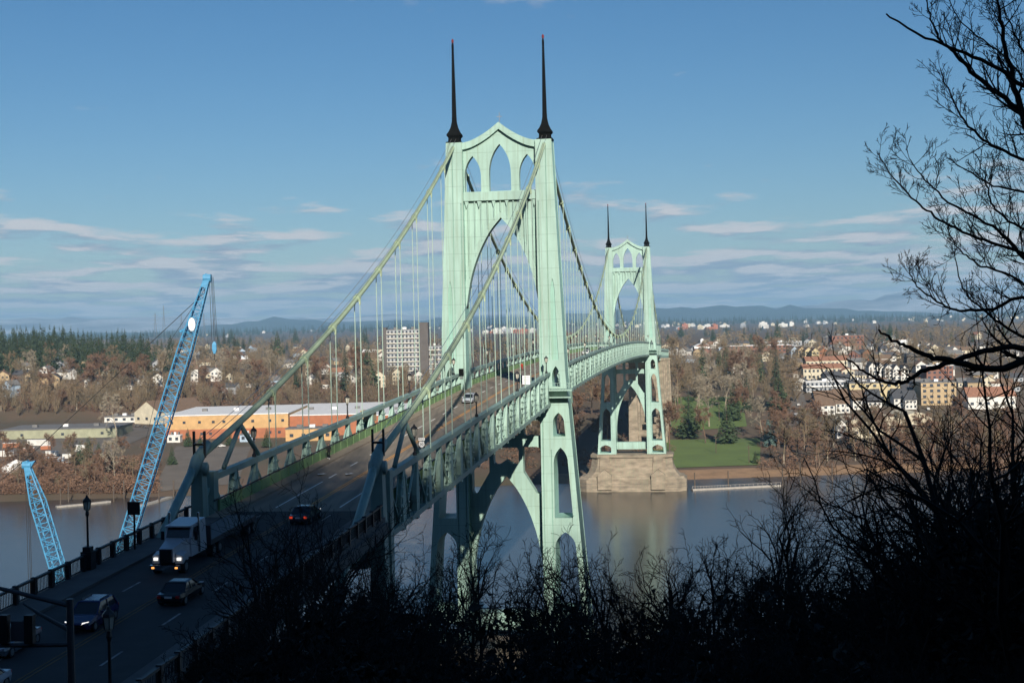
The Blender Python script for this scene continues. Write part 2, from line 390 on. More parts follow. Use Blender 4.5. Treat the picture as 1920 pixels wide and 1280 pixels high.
RECE = [(66.0, 77.4, 80.6)]
def mirror(p): return [(-x, z) for x, z in p]
def arch_curve(pts, n=5):
    """smooth half arch (x>=0) through points, mirrored to a full polyline from +x springing over the apex to -x"""
    out = []
    P = [Vector((x, z)) for x, z in pts]
    for i in range(len(P)-1):
        p0 = P[max(i-1, 0)] if i > 0 else P[0]*2-P[1]; p1 = P[i]; p2 = P[i+1]; p3 = P[min(i+2, len(P)-1)]
        for k in range(n):
            t = k/n; out.append(0.5*((2*p1)+(-p0+p2)*t+(2*p0-5*p1+4*p2-p3)*t*t+(-p0+3*p1-3*p2+p3)*t**3))
    out.append(P[-1])
    half = [(p.x, p.y) for p in out]                # apex -> springing
    return half
ARCH_L = arch_curve([(0, 45.2), (2.1, 42.4), (4.0, 38.6), (5.5, 33.8), (6.3, 28.5), (6.66, 21.5)])
ARCH_U = arch_curve([(0, 91.9), (2.2, 89.2), (4.2, 85.4), (5.7, 81.0), (6.66, 75.6)])
PED = arch_curve([(0, 109.1), (1.7, 107.8), (3.5, 106.7), (5.3, 105.9), (7.2, 105.5)])
def rrect(x0, x1, z0, z1, r=0.5):
    p = []
    for cx, cz, a in ((x1-r, z0+r, -90), (x1-r, z1-r, 0), (x0+r, z1-r, 90), (x0+r, z0+r, 180)):
        for k in range(4): t = R(a+k*30); p.append((cx+r*math.cos(t), cz+r*math.sin(t)))
    return p
def warp_leg(extra):
    def f(c):
        c = c.copy(); t = (3.5+(105.5-c[:, 2])*0.046)/2+extra
        c[:, 1] = np.sign(c[:, 1])*t; return c
    return f
def warp_clad(side, a, b):
    def f(c):
        c = c.copy(); t = (3.5+(105.5-c[:, 2])*0.046)/2
        c[:, 1] = side*(t+np.where(c[:, 1] < 0, a, b)); return c
    return f
TM = {}
for sx in (1, -1):
    holes = [op(*q, sx) for q in THRU]
    TM['leg', sx] = plate_mesh('leg', leg_poly(sx, .06), holes, -1, 1, GREEN2, warp_leg(0))
    for sd in (-1, 1):
        TM['clad', sx, sd] = plate_mesh('leg_cladding', leg_poly(sx), holes+[op(*q, sx) for q in RECE]
            + [[(sx*x, z) for x, z in ((xa, za), (xa+.16, za), (xa+.16, zb), (xa, zb))] for xa, za, zb in ((8.42, 66, 104.5), (8.42, 21.5, 50), (6.95, 22, 56), (6.95, 60, 94.5))], -1, 1, GREEN, warp_clad(sd, -.02, .22))
low_out = [(INN+.02, 57.6)] + [(-INN-.02, 57.6)] + [(-x, z) for x, z in reversed(ARCH_L)][0:0]
low_out = [(6.68, 57.6), (-6.68, 57.6)]+[(-x, z) for x, z in ARCH_L[::-1]][:-1]+ARCH_L
holes = []
for sx in (1, -1):
    holes.append([(sx*x, z) for x, z in rrect(3.3, 6.35, 52.3, 55.2)])
    holes.append([(sx*x, z) for x, z in ((3.1, 50.4), (5.6, 50.4), (6.1, 50.2), (6.3, 49.7), (6.3, 42.6), (6.0, 41.9), (5.4, 42.1), (3.1, 45.9))])
holes.append([(-2.0, 50.3), (2.0, 50.3), (2.3, 49.9), (2.3, 47.6), (1.9, 47.2), (1.2, 47.3), (0, 48.1), (-1.2, 47.3), (-1.9, 47.2), (-2.3, 47.6), (-2.3, 49.9)])
holes.append(rrect(-2.3, 2.3, 52.3, 55.2))
TM['low'] = plate_mesh('lower_arch_brace', low_out, holes, -1.1, 1.1, GREEN)
up_out = [(6.68, 95.0), (-6.68, 95.0)]+[(-x, z) for x, z in ARCH_U[::-1]][:-1]+ARCH_U
TM['up'] = plate_mesh('upper_arch_web', up_out, [], -0.8, 0.8, GREEN)
# raised rim that follows the big arch
def rim(curve, wd):
    inner = [(x, z) for x, z in curve]; outer = []
    for i, (x, z) in enumerate(curve):
        a = curve[max(i-1, 0)]; b = curve[min(i+1, len(curve)-1)]; t = Vector((b[0]-a[0], b[1]-a[1])).normalized()
        nx, nz = -t.y, t.x
        if nx < 0: nx, nz = -nx, -nz
        if i == 0: nx, nz = 0, 1.3
        outer.append((min(6.7, x+nx*wd), z+nz*wd))
    half = [(-x, z) for x, z in outer[::-1]][:-1]+outer+inner[::-1][:-1]+[(-x, z) for x, z in inner]
    return half
TM['uprim'] = plate_mesh('arch_rim', rim(ARCH_U, .95), [], -1.05, 1.05, GREEN)
top_out = [(6.68, 96.5), (6.68, 105.3)]+[(x, z-.3) for x, z in PED[::-1] if x < 6.6]+[(-x, z-.3) for x, z in PED[1:] if x < 6.6]+[(-6.68, 105.3), (-6.68, 96.5)]
holes = [pointed(-2.0, 2.0, 96.7, 99.8, 105.2, 8), pointed(3.5, 6.5, 96.7, 99.4, 103.2, 8), mirror(pointed(3.5, 6.5, 96.7, 99.4, 103.2, 8))]
TM['top'] = plate_mesh('portal_arcade', top_out, holes, -0.75, 0.75, GREEN)
cor = PED[::-1]+[(-x, z) for x, z in PED[1:]]+[(-x, z-1.25) for x, z in PED[::-1]]+[(x, z-1.25) for x, z in PED[1:]]
TM['cornice'] = plate_mesh('cornice', cor, [], -1.45, 1.45, GREEN)
b = MB(); b.box(-6.66, 6.66, -1.5, 1.5, 95.0, 96.55)
for sx in (1, -1):
    for x in (1.2, 3.9, 6.2): b.prism([(sx*(x-.35), 95.0), (sx*(x+.35), 95.0), (sx*x, 93.7)], -1.3, 1.3, 'y')
TM['strut'] = b.mesh('portal_strut', GREEN)
b = MB()
for i in range(11):
    x = -5.9+i*1.18; zb = ip(abs(x), [(q[0], q[1]) for q in ARCH_U])
    if abs(x) < 6.5: b.box(x-.09, x+.09, -1.2, 1.2, min(94.9, zb+1.0), 95.02)
TM['ribs'] = b.mesh('web_rib', GREEN)
b = MB(); b.box(-6.66, 6.66, -1.6, 1.6, 17.5, 20.6)
TM['base'] = b.mesh('base_strut', GREEN)
b = MB(); b.box(-6.66, 6.66, -1.7, 1.7, 56.4, 57.9)
TM['deckstrut'] = b.mesh('deck_strut', GREEN)
# spire
def square(r, z): return [(r, -r, z), (r, r, z), (-r, r, z), (-r, -r, z)]
sp = MB(); prof = [(1.4, 0), (1.42, .3), (1.05, .4), (1.0, 1.1), (1.28, 1.45), (1.26, 1.75), (.95, 2.2), (.62, 3.0), (.42, 4.0), (.34, 4.9), (.30, 8), (.20, 14), (.14, 17.3), (.19, 17.5), (.19, 18.0), (.08, 18.5)]
sp.loft([square(r, z) for r, z in prof])
for i in range(26):
    z = 4.6+i*.5; r = ip(z, [(q[1], q[0]) for q in prof])
    for a, c in ((1, 1), (1, -1), (-1, 1), (-1, -1)):
        sp.box(a*r-.06, a*r+.06, c*r-.06, c*r+.06, z, z+.22)
TM['spire'] = sp.mesh('spire', BRONZE)
TM['beacon'] = MB().lathe([(.2, 0), (.22, .5), (.05, .75)], n=8).mesh('beacon_lamp', mat('red_lens', (.18, .02, .02), .3))
# balcony round the outside of each leg
b = MB(); b.box(8.2, 12.6, -5.2, -2.6, 60.55, 60.8); b.box(8.4, 12.4, -5.0, -2.8, 59.3, 59.5)
for x in (8.3, 12.5): b.bar((x, -5.1, 60.6), (x*.97+.3, -3.2, 58.4), .3, .3)
for i in range(10): b.box(8.2+i*.48, 8.26+i*.48, -5.2, -5.14, 60.8, 61.9)
for z in (61.3, 61.9): b.box(8.2, 12.6, -5.22, -5.14, z, z+.07)
TM['balc', 1] = b.mesh('balcony', GREEN)
me_ = TM['balc', 1].copy()
for vtx in me_.vertices: vtx.co.x = -vtx.co.x
me_.flip_normals(); TM['balc', -1] = me_
ANT = MB().tube([(0, 0, 109), (0, 0, 111)], .06, 5).box(-.5, .5, -.05, .05, 110.2, 110.3).mesh('antenna', STEEL)
def make_tower(v, label):
    t = empty('tower', (0, v, 0), 0, bridge); t['label'] = label
    for sx in (1, -1):
        inst(TM['leg', sx], 'leg', t)
        for sd in (-1, 1): inst(TM['clad', sx, sd], 'leg_cladding', t)
        inst(TM['spire'], 'spire', t, (sx*HW, 0, 105.55)); inst(TM['beacon'], 'beacon_lamp', t, (sx*HW, 0, 124.0))
        inst(TM['balc', sx], 'balcony', t)
    for k, n in (('low', 'lower_arch_brace'), ('up', 'upper_arch_web'), ('uprim', 'arch_rim'), ('top', 'portal_arcade'), ('cornice', 'cornice'),
                 ('strut', 'portal_strut'), ('ribs', 'web_rib'), ('base', 'base_strut'), ('deckstrut', 'deck_strut')):
        inst(TM[k], n, t)
    inst(ANT, 'antenna', t)
    return t
make_tower(0, 'tower on the wooded bank side'); make_tower(SPAN, 'tower on the town side standing on its concrete pier')
# tower piers
def pier(v, top):
    p = empty('pier', (0, v, 0), 0, bridge)
    def octo(a, b_, c): return [(a, -b_+c), (a, b_-c), (a-c, b_), (-a+c, b_), (-a, b_-c), (-a, -b_+c), (-a+c, -b_), (a-c, -b_)]
    b = MB(); b.loft([[(x, y, z) for x, y in octo(23.4, 11, 4)] for z in (-6, 5.2)]); b.build('footing', CONC, p)
    b = MB(); b.loft([[(x, y, 5.2+i*.0) for x, y in octo(22.8, 10.6, 4)] if i == 0 else [(x, y, 6.2) for x, y in octo(22.2, 10.2, 4)] for i in range(2)]); b.build('footing_cap', CONC, p)
    b = MB()
    for (a, b_, z) in ((21.0, 9.2, 6.2), (19.6, 8.6, 7.4), (18.2, 8.0, 9.5), (17.4, 7.6, 12.5), (17.0, 7.4, 14.6)): pass
    b.loft([[(x, y, z) for x, y in octo(a, b_, 3)] for a, b_, z in ((20.6, 9.2, 6.2), (19.0, 8.5, 8.0), (17.8, 7.9, 10.5), (17.2, 7.5, 14.4))]); b.build('pier_shaft', CONC, p)
    b = MB(); b.loft([[(x, y, z) for x, y in octo(17.9, 8.1, 3)] for z in (14.4, 15.6)]); b.build('pier_cap', CONC, p)
    for sx in (1, -1):                                  # pointed buttress blocks on the river face
        b = MB(); b.prism([(sx*8.5, 1), (sx*14.5, 1), (sx*14.5, 7.2), (sx*11.5, 9.6), (sx*8.5, 7.2)], -12.0, -7.5, 'y'); b.build('pier_buttress', CONC, p)
        b = MB(); b.prism([(sx*9.0, 8), (sx*14.0, 8), (sx*13.4, 15.2), (sx*9.6, 15.2)], -8.6, -7.2, 'y'); b.build('pier_pilaster', CONC, p)
    for z in (1.8, 3.4):
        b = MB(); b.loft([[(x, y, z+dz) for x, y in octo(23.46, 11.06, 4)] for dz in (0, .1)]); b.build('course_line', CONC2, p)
pier(0, 0); pier(SPAN, 0)
# cables
VEND = SPAN+132
vs_ = [-132+i*4.4 for i in range(31)]+[i*SPAN/60 for i in range(1, 61)]+[SPAN+i*4.4 for i in range(1, 31)]
BAND = MB().lathe([(.42, -.55), (.46, -.5), (.46, .5), (.42, .55)], n=10)
for sx in (1, -1):
    c = MB(); c.tube([(sx*HW, v, cable_z(v)) for v in vs_], .33, 10)
    cab = c.build('main_cable', CABLEG, bridge, smooth=True)
    c = MB(); c.tube([(sx*HW, -132, 60.9), (sx*HW, -141.5, 54.8), (sx*HW, -168, 37)], .40, 10); c.build('backstay', CHORD, bridge, smooth=True)
    for o_ in (.42, -.42):
        c = MB(); c.tube([(sx*HW+o_, v, cable_z(v)+1.25) for v in vs_], .035, 4); c.build('hand_line', STEEL, cab)
# suspenders
ks = [k for k in range(-10, 41) if k not in (0, 30)]
for k in ks:
    v = k*PAN
    if v < -115 or v > VEND-17: continue
    zt = cable_z(v); zb = chord_z(v)
    if zt-zb < 0.6: continue
    for sx in (1, -1):
        b = MB()
        for o_ in (.36, -.36): b.tube([(sx*HW+o_, v, zb-.1), (sx*HW+o_, v, zt)], .062, 5)
        so_ = b.build('suspender', ROPE, bridge)
        sl_ = (cable_z(v+.5)-cable_z(v-.5))
        b = MB(); b.tube([(sx*HW, v-.5, zt-.5*sl_), (sx*HW, v+.5, zt+.5*sl_)], .45, 10)
        for o_ in (.36, -.36): b.box(sx*HW+o_-.1, sx*HW+o_+.1, v-.12, v+.12, zt-.9, zt)
        b.build('cable_band', CABLEG, so_)
        if k > -7 and k < 8: pass
# stiffening trusses
TD = 6.0
POST = MB().prism([(-.24, 0), (.24, 0), (.36, -1.2), (.78, -3.6), (.74, -4.2), (.46, -6.0), (-.46, -6.0), (-.74, -4.2), (-.78, -3.6), (-.36, -1.2)], -.26, .26, 'x')
POST.box(-.3, .3, -.82, .82, -4.08, -3.96)
POSTM = POST.mesh('post', GREEN)
lad = MB()
for s_ in (-1, 1): lad.bar((s_*.22, .35, -.4), (s_*.22, 2.55, -5.7), .12, .16)
for i in range(6):
    t = .08+i*.168; lad.bar((-.22, .35+2.2*t, -.4-5.3*t), (.22, .35+2.2*t, -.4-5.3*t), .1, .22)
for i in range(6):
    t = .1+i*.16; lad.bar((.30, .35+2.2*t-.38, -.4-5.3*t), (.30, .35+2.2*t+.38, -.4-5.3*t-.1), .1, .16)

LADM = lad.mesh('laced_diagonal', GREEN)
LADM2 = LADM.copy()
for vtx in LADM2.vertices: vtx.co.y = -vtx.co.y
LADM2.flip_normals()
TIE = MB().bar((0, .3, -.5), (0, PAN/2-.4, -5.75), .2, .18).mesh('diagonal', GREEN)
TIE2 = TIE.copy()
for vtx in TIE2.vertices: vtx.co.y = -vtx.co.y
TIE2.flip_normals()
V0, V1 = -129.0, SPAN+128
for sx in (1, -1):
    tr = empty('stiffening_truss', (0, 0, 0), 0, bridge)
    for (a, b_) in ((V0, -2.2), (2.2, SPAN-2.2), (SPAN+2.2, V1)):
        n = max(2, int((b_-a)/PAN*2)); vv = [a+(b_-a)*i/n for i in range(n+1)]
        for nm, dz, wd, ht, m in (('top_chord', -.3, .7, .58, CHORD), ('bottom_chord', -TD+.3, .7, .55, CHORD)):
            b = MB(); secs = []
            for v in vv:
                z = chord_z(v)+dz
                secs.append([(sx*HW-wd/2, v, z-ht/2), (sx*HW+wd/2, v, z-ht/2), (sx*HW+wd/2, v, z+ht/2), (sx*HW-wd/2, v, z+ht/2)])
            b.loft(secs); b.build(nm, m, tr)
    k = -21
    while k*PAN/2 < V1:
        v = k*PAN/2
        if v > V0 and abs(v) > 3 and abs(v-SPAN) > 3:
            inst(POSTM, 'post', tr, (sx*HW, v, chord_z(v)-.3))
            if k % 2 == 0:
                inst(LADM, 'laced_diagonal', tr, (sx*HW, v, chord_z(v)-.3)); inst(LADM2, 'laced_diagonal', tr, (sx*HW, v, chord_z(v)-.3))
            else:
                inst(TIE, 'diagonal', tr, (sx*HW, v, chord_z(v)-.3)); inst(TIE2, 'diagonal', tr, (sx*HW, v, chord_z(v)-.3))
        k += 1
# deck
def strip(name, u0, u1, va, vb, dz0, dz1, m, parent, step=6.0, zf=road_z):
    n = max(1, int(abs(vb-va)/step)); secs = []
    for i in range(n+1):
        v = va+(vb-va)*i/n; z = zf(v); secs.append([(u0, v, z+dz0), (u1, v, z+dz0), (u1, v, z+dz1), (u0, v, z+dz1)])
    return MB().loft(secs).build(name, m, parent)
VA, VB = -236.0, VEND+120
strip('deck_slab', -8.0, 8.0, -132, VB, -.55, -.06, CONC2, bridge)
fb = MB().box(-8.0, 8.0, -.25, .25, -2.6, -.56).box(-8.0, 8.0, -.4, .4, -2.66, -2.5).mesh('floor_beam', GREEN)
k = -21
while k*PAN/2 < VB:
    v = k*PAN/2; inst(fb, 'floor_beam', bridge, (0, v, road_z(v))); k += 1
for u in (-5.5, -2, 2, 5.5): strip('stringer', u-.2, u+.2, -130, VB, -1.3, -.56, GREEN, bridge, 6.13)
road = strip('road', -6.2, 6.2, -128, VB, -.3, 0, ASPH, None)
ra_ = strip('approach_road', -6.2, 6.2, VA, -128, -.3, 0, mat('shade_toned_asphalt', (.035, .034, .034), .9, .3, .6, bump=.1), None); ra_.location = (BX, BY, 0); ra_.rotation_euler = (0, 0, -BTH); tag(ra_, kind='structure'); road.location = (BX, BY, 0); road.rotation_euler = (0, 0, -BTH); tag(road, kind='structure')  # approach surface is a darker copy: its shade is put into the colour
for sx in (1, -1):
    o = strip('sidewalk', min(sx*6.2, sx*7.7), max(sx*6.2, sx*7.7), -132, VB, -.3, .2, WALK, None); o.location = (BX, BY, 0); o.rotation_euler = (0, 0, -BTH); tag(o, kind='structure')
    rl = empty('deck_railing', (0, 0, 0), 0, bridge)
    k = -42
    while k*PAN/4 < VEND:
        va, vb = k*PAN/4+.03, (k+1)*PAN/4-.03
        if va > -130 and not (abs((va+vb)/2) < 2.5 or abs((va+vb)/2-SPAN) < 2.5):
            za, zb = road_z(va), road_z(vb); b = MB()
            b.loft([[(sx*7.62, v, z+.15), (sx*7.70, v, z+.15), (sx*7.70, v, z+1.2), (sx*7.62, v, z+1.2)] for v, z in ((va, za), (vb, zb))])
            b.box(sx*7.66-.09, sx*7.66+.09, va-.03, va+.09, za+.1, za+1.28); b.build('railing_panel', RAILG, rl)
        k += 1
    strip('handrail', sx*7.66-.07, sx*7.66+.07, -130, VEND, 1.28, 1.4, BLACK, rl, 6)
# lane paint: each dash its own piece
dash = MB().box(-.09, .09, -1.5, 1.5, 0, .012).mesh('lane_dash', WHITEP)
for u in (-3.1, 3.1):
    v = -106.0
    while v < VEND:
        o = inst(dash, 'lane_dash', road, (u, v, road_z(v)+.004)); o.rotation_euler = (math.atan(road_z(v+.5)-road_z(v-.5)), 0, 0); v += 9.14
for u in (-.17, .17): strip('yellow_line', u-.06, u+.06, VA, -128, .004, .014, mat('shade_toned_yellow_paint', (.16, .085, .02), .8, .5, 1), ra_, 6)  # dimmed yellow for the approach, shade worked into the paint colour
for u in (-.17, .17): strip('yellow_line', u-.075, u+.075, -128, VB, .004, .014, YELP, road, 6)
for u in (-3.1, 3.1): strip('solid_lane_line', u-.08, u+.08, -126, -110, .004, .014, WHITEP, road, 6)
dash2 = MB().box(-.08, .08, -1.5, 1.5, 0, .012).mesh('lane_dash', mat('shade_toned_white_paint', (.28, .28, .27), .8, .6, 1.5))  # white dashes greyed on the approach to imitate shade
v = -232
while v < -128:
    for u in (-3.3, 3.3):
        o = inst(dash2, 'lane_dash', ra_, (u, v, road_z(v)+.004)); o.rotation_euler = (.042, 0, 0)
    v += 9.14
for u in (-1.5, -4.6):
    a = MB().add([(-.12, -2.2, 0), (.12, -2.2, 0), (.12, .8, 0), (.55, .8, 0), (0, 2.4, 0), (-.55, .8, 0), (-.12, .8, 0)], [(0, 1, 2, 3, 4, 5, 6)])
    o = a.build('lane_arrow', WHITEP, road, (u, -104, road_z(-104)+.012), fix=False); o.rotation_euler = (.042, 0, math.pi)
# ------------------------------------------------------------------ near end: cable bents, struts and approach deck
for sx in (1, -1):
    cbt = empty('cable_bent', (0, 0, 0), 0, bridge)
    b = MB(); b.loft([[(sx*HW-wd, -132-ln, z), (sx*HW+wd, -132-ln, z), (sx*HW+wd, -132+ln, z), (sx*HW-wd, -132+ln, z)] for wd, ln, z in ((1.0, 1.3, 18), (.7, .85, 50), (.5, .6, 59.9))]); b.build('bent_column', CHORD, cbt)
    b = MB(); b.tube([(sx*HW, -134.4, 59.1), (sx*HW, -132.4, 60.75), (sx*HW, -129.8, 62.0)], [.42, .56, .42], 12); b.tube([(sx*HW-.75, -132, 59.9), (sx*HW+.75, -132, 59.9)], .62, 12); b.build('saddle', CHORD, cbt, smooth=True)
    b = MB()
    for o_ in (.5, -.5): b.box(sx*HW+o_-.08, sx*HW+o_+.08, -131.9, -131.6, 60.9, 63.3)
    b.box(sx*HW-.5, sx*HW+.5, -131.9, -131.7, 62.0, 62.2); b.build('access_frame', BLACK, cbt)
    b = MB(); b.tube([(sx*HW, -120.5, cable_z(-120.5)-.3), (sx*HW, -115.2, chord_z(-115.2)+.1)], .24, 8); b.tube([(sx*HW, -120.5, cable_z(-120.5)-.3), (sx*HW, -125.5, chord_z(-125)+.1)], .24, 8); b.build('cable_strut', CHORD, cbt, smooth=True)
    b = MB(); b.box(sx*HW-.5, sx*HW+.5, -129.6, -128.4, 44, chord_z(-129)+.3); b.build('end_post', CHORD, cbt)
for za_, zb_ in ((33, 36), (51.0, 52.6)): MB().box(-7.3, 7.3, -132.7, -131.3, za_, zb_).build("bent_cross_beam", CHORD, bridge)
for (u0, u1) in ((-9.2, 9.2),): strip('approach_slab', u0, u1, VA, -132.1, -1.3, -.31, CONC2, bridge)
for u in (-6.5, 0, 6.5): strip('approach_girder', u-.5, u+.5, -200, -133, -3.2, -1.3, CHORD, bridge)
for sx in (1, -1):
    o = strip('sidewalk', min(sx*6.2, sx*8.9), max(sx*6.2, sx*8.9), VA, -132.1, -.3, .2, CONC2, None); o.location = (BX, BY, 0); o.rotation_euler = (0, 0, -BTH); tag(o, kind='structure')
    rl = empty('approach_railing', (0, 0, 0), 0, bridge)
    v = -212.0
    while v < -133:
        z = road_z(v)+.2; b = MB(); b.box(sx*8.8-.16, sx*8.8+.16, v-.16, v+.16, z-.1, z+1.28); b.build('railing_post', BLACK, rl)
        if v+2.6 < -132:
            b = MB()
            for i in range(10):
                q = v+.32+i*.215; zq = road_z(q)+.2; b.box(sx*8.8-.02, sx*8.8+.02, q-.022, q+.022, zq+.12, zq+1.08)
            b.build('baluster_bay', BLACK, rl)
        v += 2.6
    strip('top_rail', sx*8.8-.12, sx*8.8+.12, -212, -133, 1.27, 1.42, BLACK, rl, 6); strip('bottom_rail', sx*8.8-.06, sx*8.8+.06, -212, -133, .28, .36, BLACK, rl, 6)
# concrete approach piers on the far side
def cpier(v, zb):
    zt = road_z(v)-5.2; p = empty('approach_pier', (0, v, 0), 0, bridge)
    for sx in (1, -1):
        b = MB(); b.loft([[(sx*7.2-a, -1.6, z), (sx*7.2+a, -1.6, z), (sx*7.2+a, 1.6, z), (sx*7.2-a, 1.6, z)] for a, z in ((2.6, zb), (2.0, zt-8), (1.8, zt))]); b.build('pier_column', CONC, p)
    arc = arch_curve([(0, zt-3.5), (2.0, zt-6.3), (3.7, zt-10.5), (4.9, zt-16), (5.3, zt-20)])
    outl = [(5.45, zt), (-5.45, zt)]+[(-x, z) for x, z in arc[::-1]][:-1]+arc
    o = inst(plate_mesh('pier_arch', outl, [], -1.2, 1.2, CONC), 'pier_arch', p)
    b = MB(); b.box(-9.4, 9.4, -2, 2, zt, zt+1.2); b.build('pier_capital', CONC, p)
    if zt-zb > 30:
        b = MB(); b.box(-5.3, 5.3, -1.0, 1.0, zb+8, zb+11); b.build('pier_tie', CONC, p)
for v in (VEND, VEND+27, VEND+54, VEND+81, VEND+108):
    q = bw(0, v); cpier(v, T(q.x, q.y)-1)
for sx in (1, -1):
    strip('approach_truss', sx*7.5-.4, sx*7.5+.4, VEND-4, VB, -5.2, -.6, GREEN, bridge, 6)
    strip('approach_parapet', sx*7.9-.12, sx*7.9+.12, VEND-4, VB, 0, 1.2, GREEN, bridge, 6)
# ------------------------------------------------------------------ vehicles
def on_u(px, py, u):
    """point of the vertical plane u=const of the bridge under photo pixel -> (v, z)"""
    k, m = ray(px, py); v = (k*(BY-u*sB)-BX-u*cB)/(sB-k*cB); d = BY+v*cB-u*sB
    return v, CAM_H-m*d
def paint(name, c, r=0.3): return mat(name, c, r, 0.08, 2, spec=0.6)
HEADL = mat('headlight_glass', (0.8, 0.8, 0.8), 0.15, 0.05, 3, emit=((1, .97, .9), 0.9))
HEADO = mat('unlit_headlight', (0.6, 0.6, 0.6), 0.15, 0.05, 3)
TAILL = mat('tail_light', (0.45, 0.02, 0.02), 0.2, 0.1, 3)
TAILON = mat('lit_tail_light', (0.45, 0.02, 0.02), 0.2, 0.1, 3, emit=((1, .08, .03), 0.35))
AMBER = mat('amber_light', (0.6, 0.25, 0.03), 0.2, 0.1, 3, emit=((1, .4, .1), 1.2))
WHEELM = MB().tube([(-.11, 0, 0), (.11, 0, 0)], .33, 14).mesh('tyre', TYRE)
RIMM = MB().tube([(-.115, 0, 0), (.115, 0, 0)], .2, 10).mesh('rim', STEEL)
def car(u, v, away, body, label, length=4.6, width=1.85, height=1.47, suv=False, lights=False, cat='car', group=None):
    """front of the car towards -y in its own frame; away=True turns it round"""
    z = road_z(v); t = empty('car', bw(u, v, z), -BTH+(math.pi if away else 0)); t.rotation_mode = 'XYZ'
    tag(t, label, cat, group); t.rotation_euler = (0.042*(1 if not away else -1) if v < 0 else 0, 0, -BTH+(math.pi if away else 0))
    L2 = length/2; W2 = width/2; belt = height*0.60; hood = height*0.56
    st = [(-L2, .45, .62, .72), (-L2+.12, .28, .70, .88), (-L2+.9, .22, hood*1.0, 1), (-L2+1.35, .22, belt, 1), (L2-.75, .22, belt*1.03, 1), (L2-.15, .26, belt*1.0, .93), (L2, .42, belt*.85, .84)]
    b = MB(); secs = []
    for y, z0, z1, wf in st:
        w_ = W2*wf; zm = (z0+z1)/2+.05
        secs.append([(-w_*.9, y, z0), (w_*.9, y, z0), (w_, y, zm), (w_*.93, y, z1), (-w_*.93, y, z1), (-w_, y, zm)])
    b.loft(secs); bd = b.build('body', body, t, smooth=False)
    r0, r1 = (-L2+1.25, L2-.35) if suv else (-L2+1.3, L2-.75)
    c0, c1 = r0+.85, r1-(.35 if suv else .75); wb = W2*.90; wt = W2*.70
    def ring(z, a, b_, w_): return [(-w_, a, z), (w_, a, z), (w_, b_, z), (-w_, b_, z)]
    MB().loft([ring(belt-.02, r0, r1, wb), ring(height-.07, c0, c1, wt+.03)]).build('window', GLASS, t)
    MB().loft([ring(height-.075, c0-.06, c1+.06, wt+.06), ring(height, c0+.12, c1-.12, wt-.1)]).build('roof', body, t)
    for sx in (1, -1):
        b = MB(); b.bar((sx*(wb+.01), r0, belt-.02), (sx*(wt+.04), c0, height-.07), .07, .07); b.bar((sx*(wb+.01), r1, belt-.02), (sx*(wt+.04), c1, height-.07), .09, .07)
        ym = (c0+c1)/2; b.bar((sx*(wb+.015), ym, belt-.02), (sx*(wt+.045), ym, height-.07), .08, .06); b.build('pillar', body, t)
        for y in (-L2+.85, L2-.85):
            wh = empty('wheel', (sx*(W2-.12), y, .33), 0, t); inst(WHEELM, 'tyre', wh); inst(RIMM, 'rim', wh)
        b = MB(); b.loft([[(sx*(W2*.42), -L2-.01+.0, .60), (sx*W2*.80, -L2+.10, .60), (sx*W2*.82, -L2+.2, .76), (sx*W2*.45, -L2+.06, .72)], [(sx*(W2*.42), -L2+.12, .60), (sx*W2*.80, -L2+.3, .60), (sx*W2*.82, -L2+.4, .74), (sx*W2*.45, -L2+.2, .70)]])
        b.build('headlight', HEADL if lights else HEADO, t)
        b = MB(); b.box(min(sx*W2*.55, sx*W2*.84), max(sx*W2*.55, sx*W2*.84), L2-.12, L2+.02, belt*.72, belt*.92); b.build('tail_light', TAILON if (away and lights) else TAILL, t)
        b = MB(); b.box(min(sx*W2, sx*(W2+.18)), max(sx*W2, sx*(W2+.18)), r0+.35, r0+.5, belt, belt+.14); b.build('wing_mirror', body, t)
    b = MB(); b.box(-W2*.5, W2*.5, -L2-.015, -L2+.1, .42, .58); b.build('grille', BLACK, t)
    b = MB(); b.box(-.26, .26, L2-.05, L2+.03, .62, .75); b.build('number_plate', WHITEP, t)
    if suv:
        for sx in (1, -1): MB().bar((sx*(wt-.05), c0+.2, height+.05), (sx*(wt-.05), c1-.2, height+.05), .05, .05).build('roof_rail', BLACK, t)
    return t
car(-2.2, -25.5, False, paint('silver_paint', (.42, .45, .50), .25), 'silver hatchback coming over the bridge beside the near tower leg', 4.3, 1.8, 1.5, suv=True)
car(-1.35, -169.6, False, paint('dark_blue_paint', (.016, .022, .09), .2), 'dark blue crossover with white headlights on the shaded approach', 4.7, 1.9, 1.62, suv=True, lights=True)
car(1.9, -162.6, True, paint('black_paint', (.012, .013, .016), .15), 'black sedan driving away beside the white truck', 4.8, 1.85, 1.43)
car(-3.7, -175.6, False, paint('grey_paint', (.16, .17, .19), .25), 'grey sedan under the traffic signal arm', 4.8, 1.85, 1.43)
car(-.9, -184.6, False, paint('pale_silver_paint', (.4, .42, .46), .25), 'pale silver car with only its roof showing below the signal pole', 4.6, 1.85, 1.46)
car(1.9, -133.0, True, paint('charcoal_paint', (.05, .055, .065), .2), 'charcoal car with red tail lights driving onto the bridge', 4.7, 1.85, 1.46, lights=True)
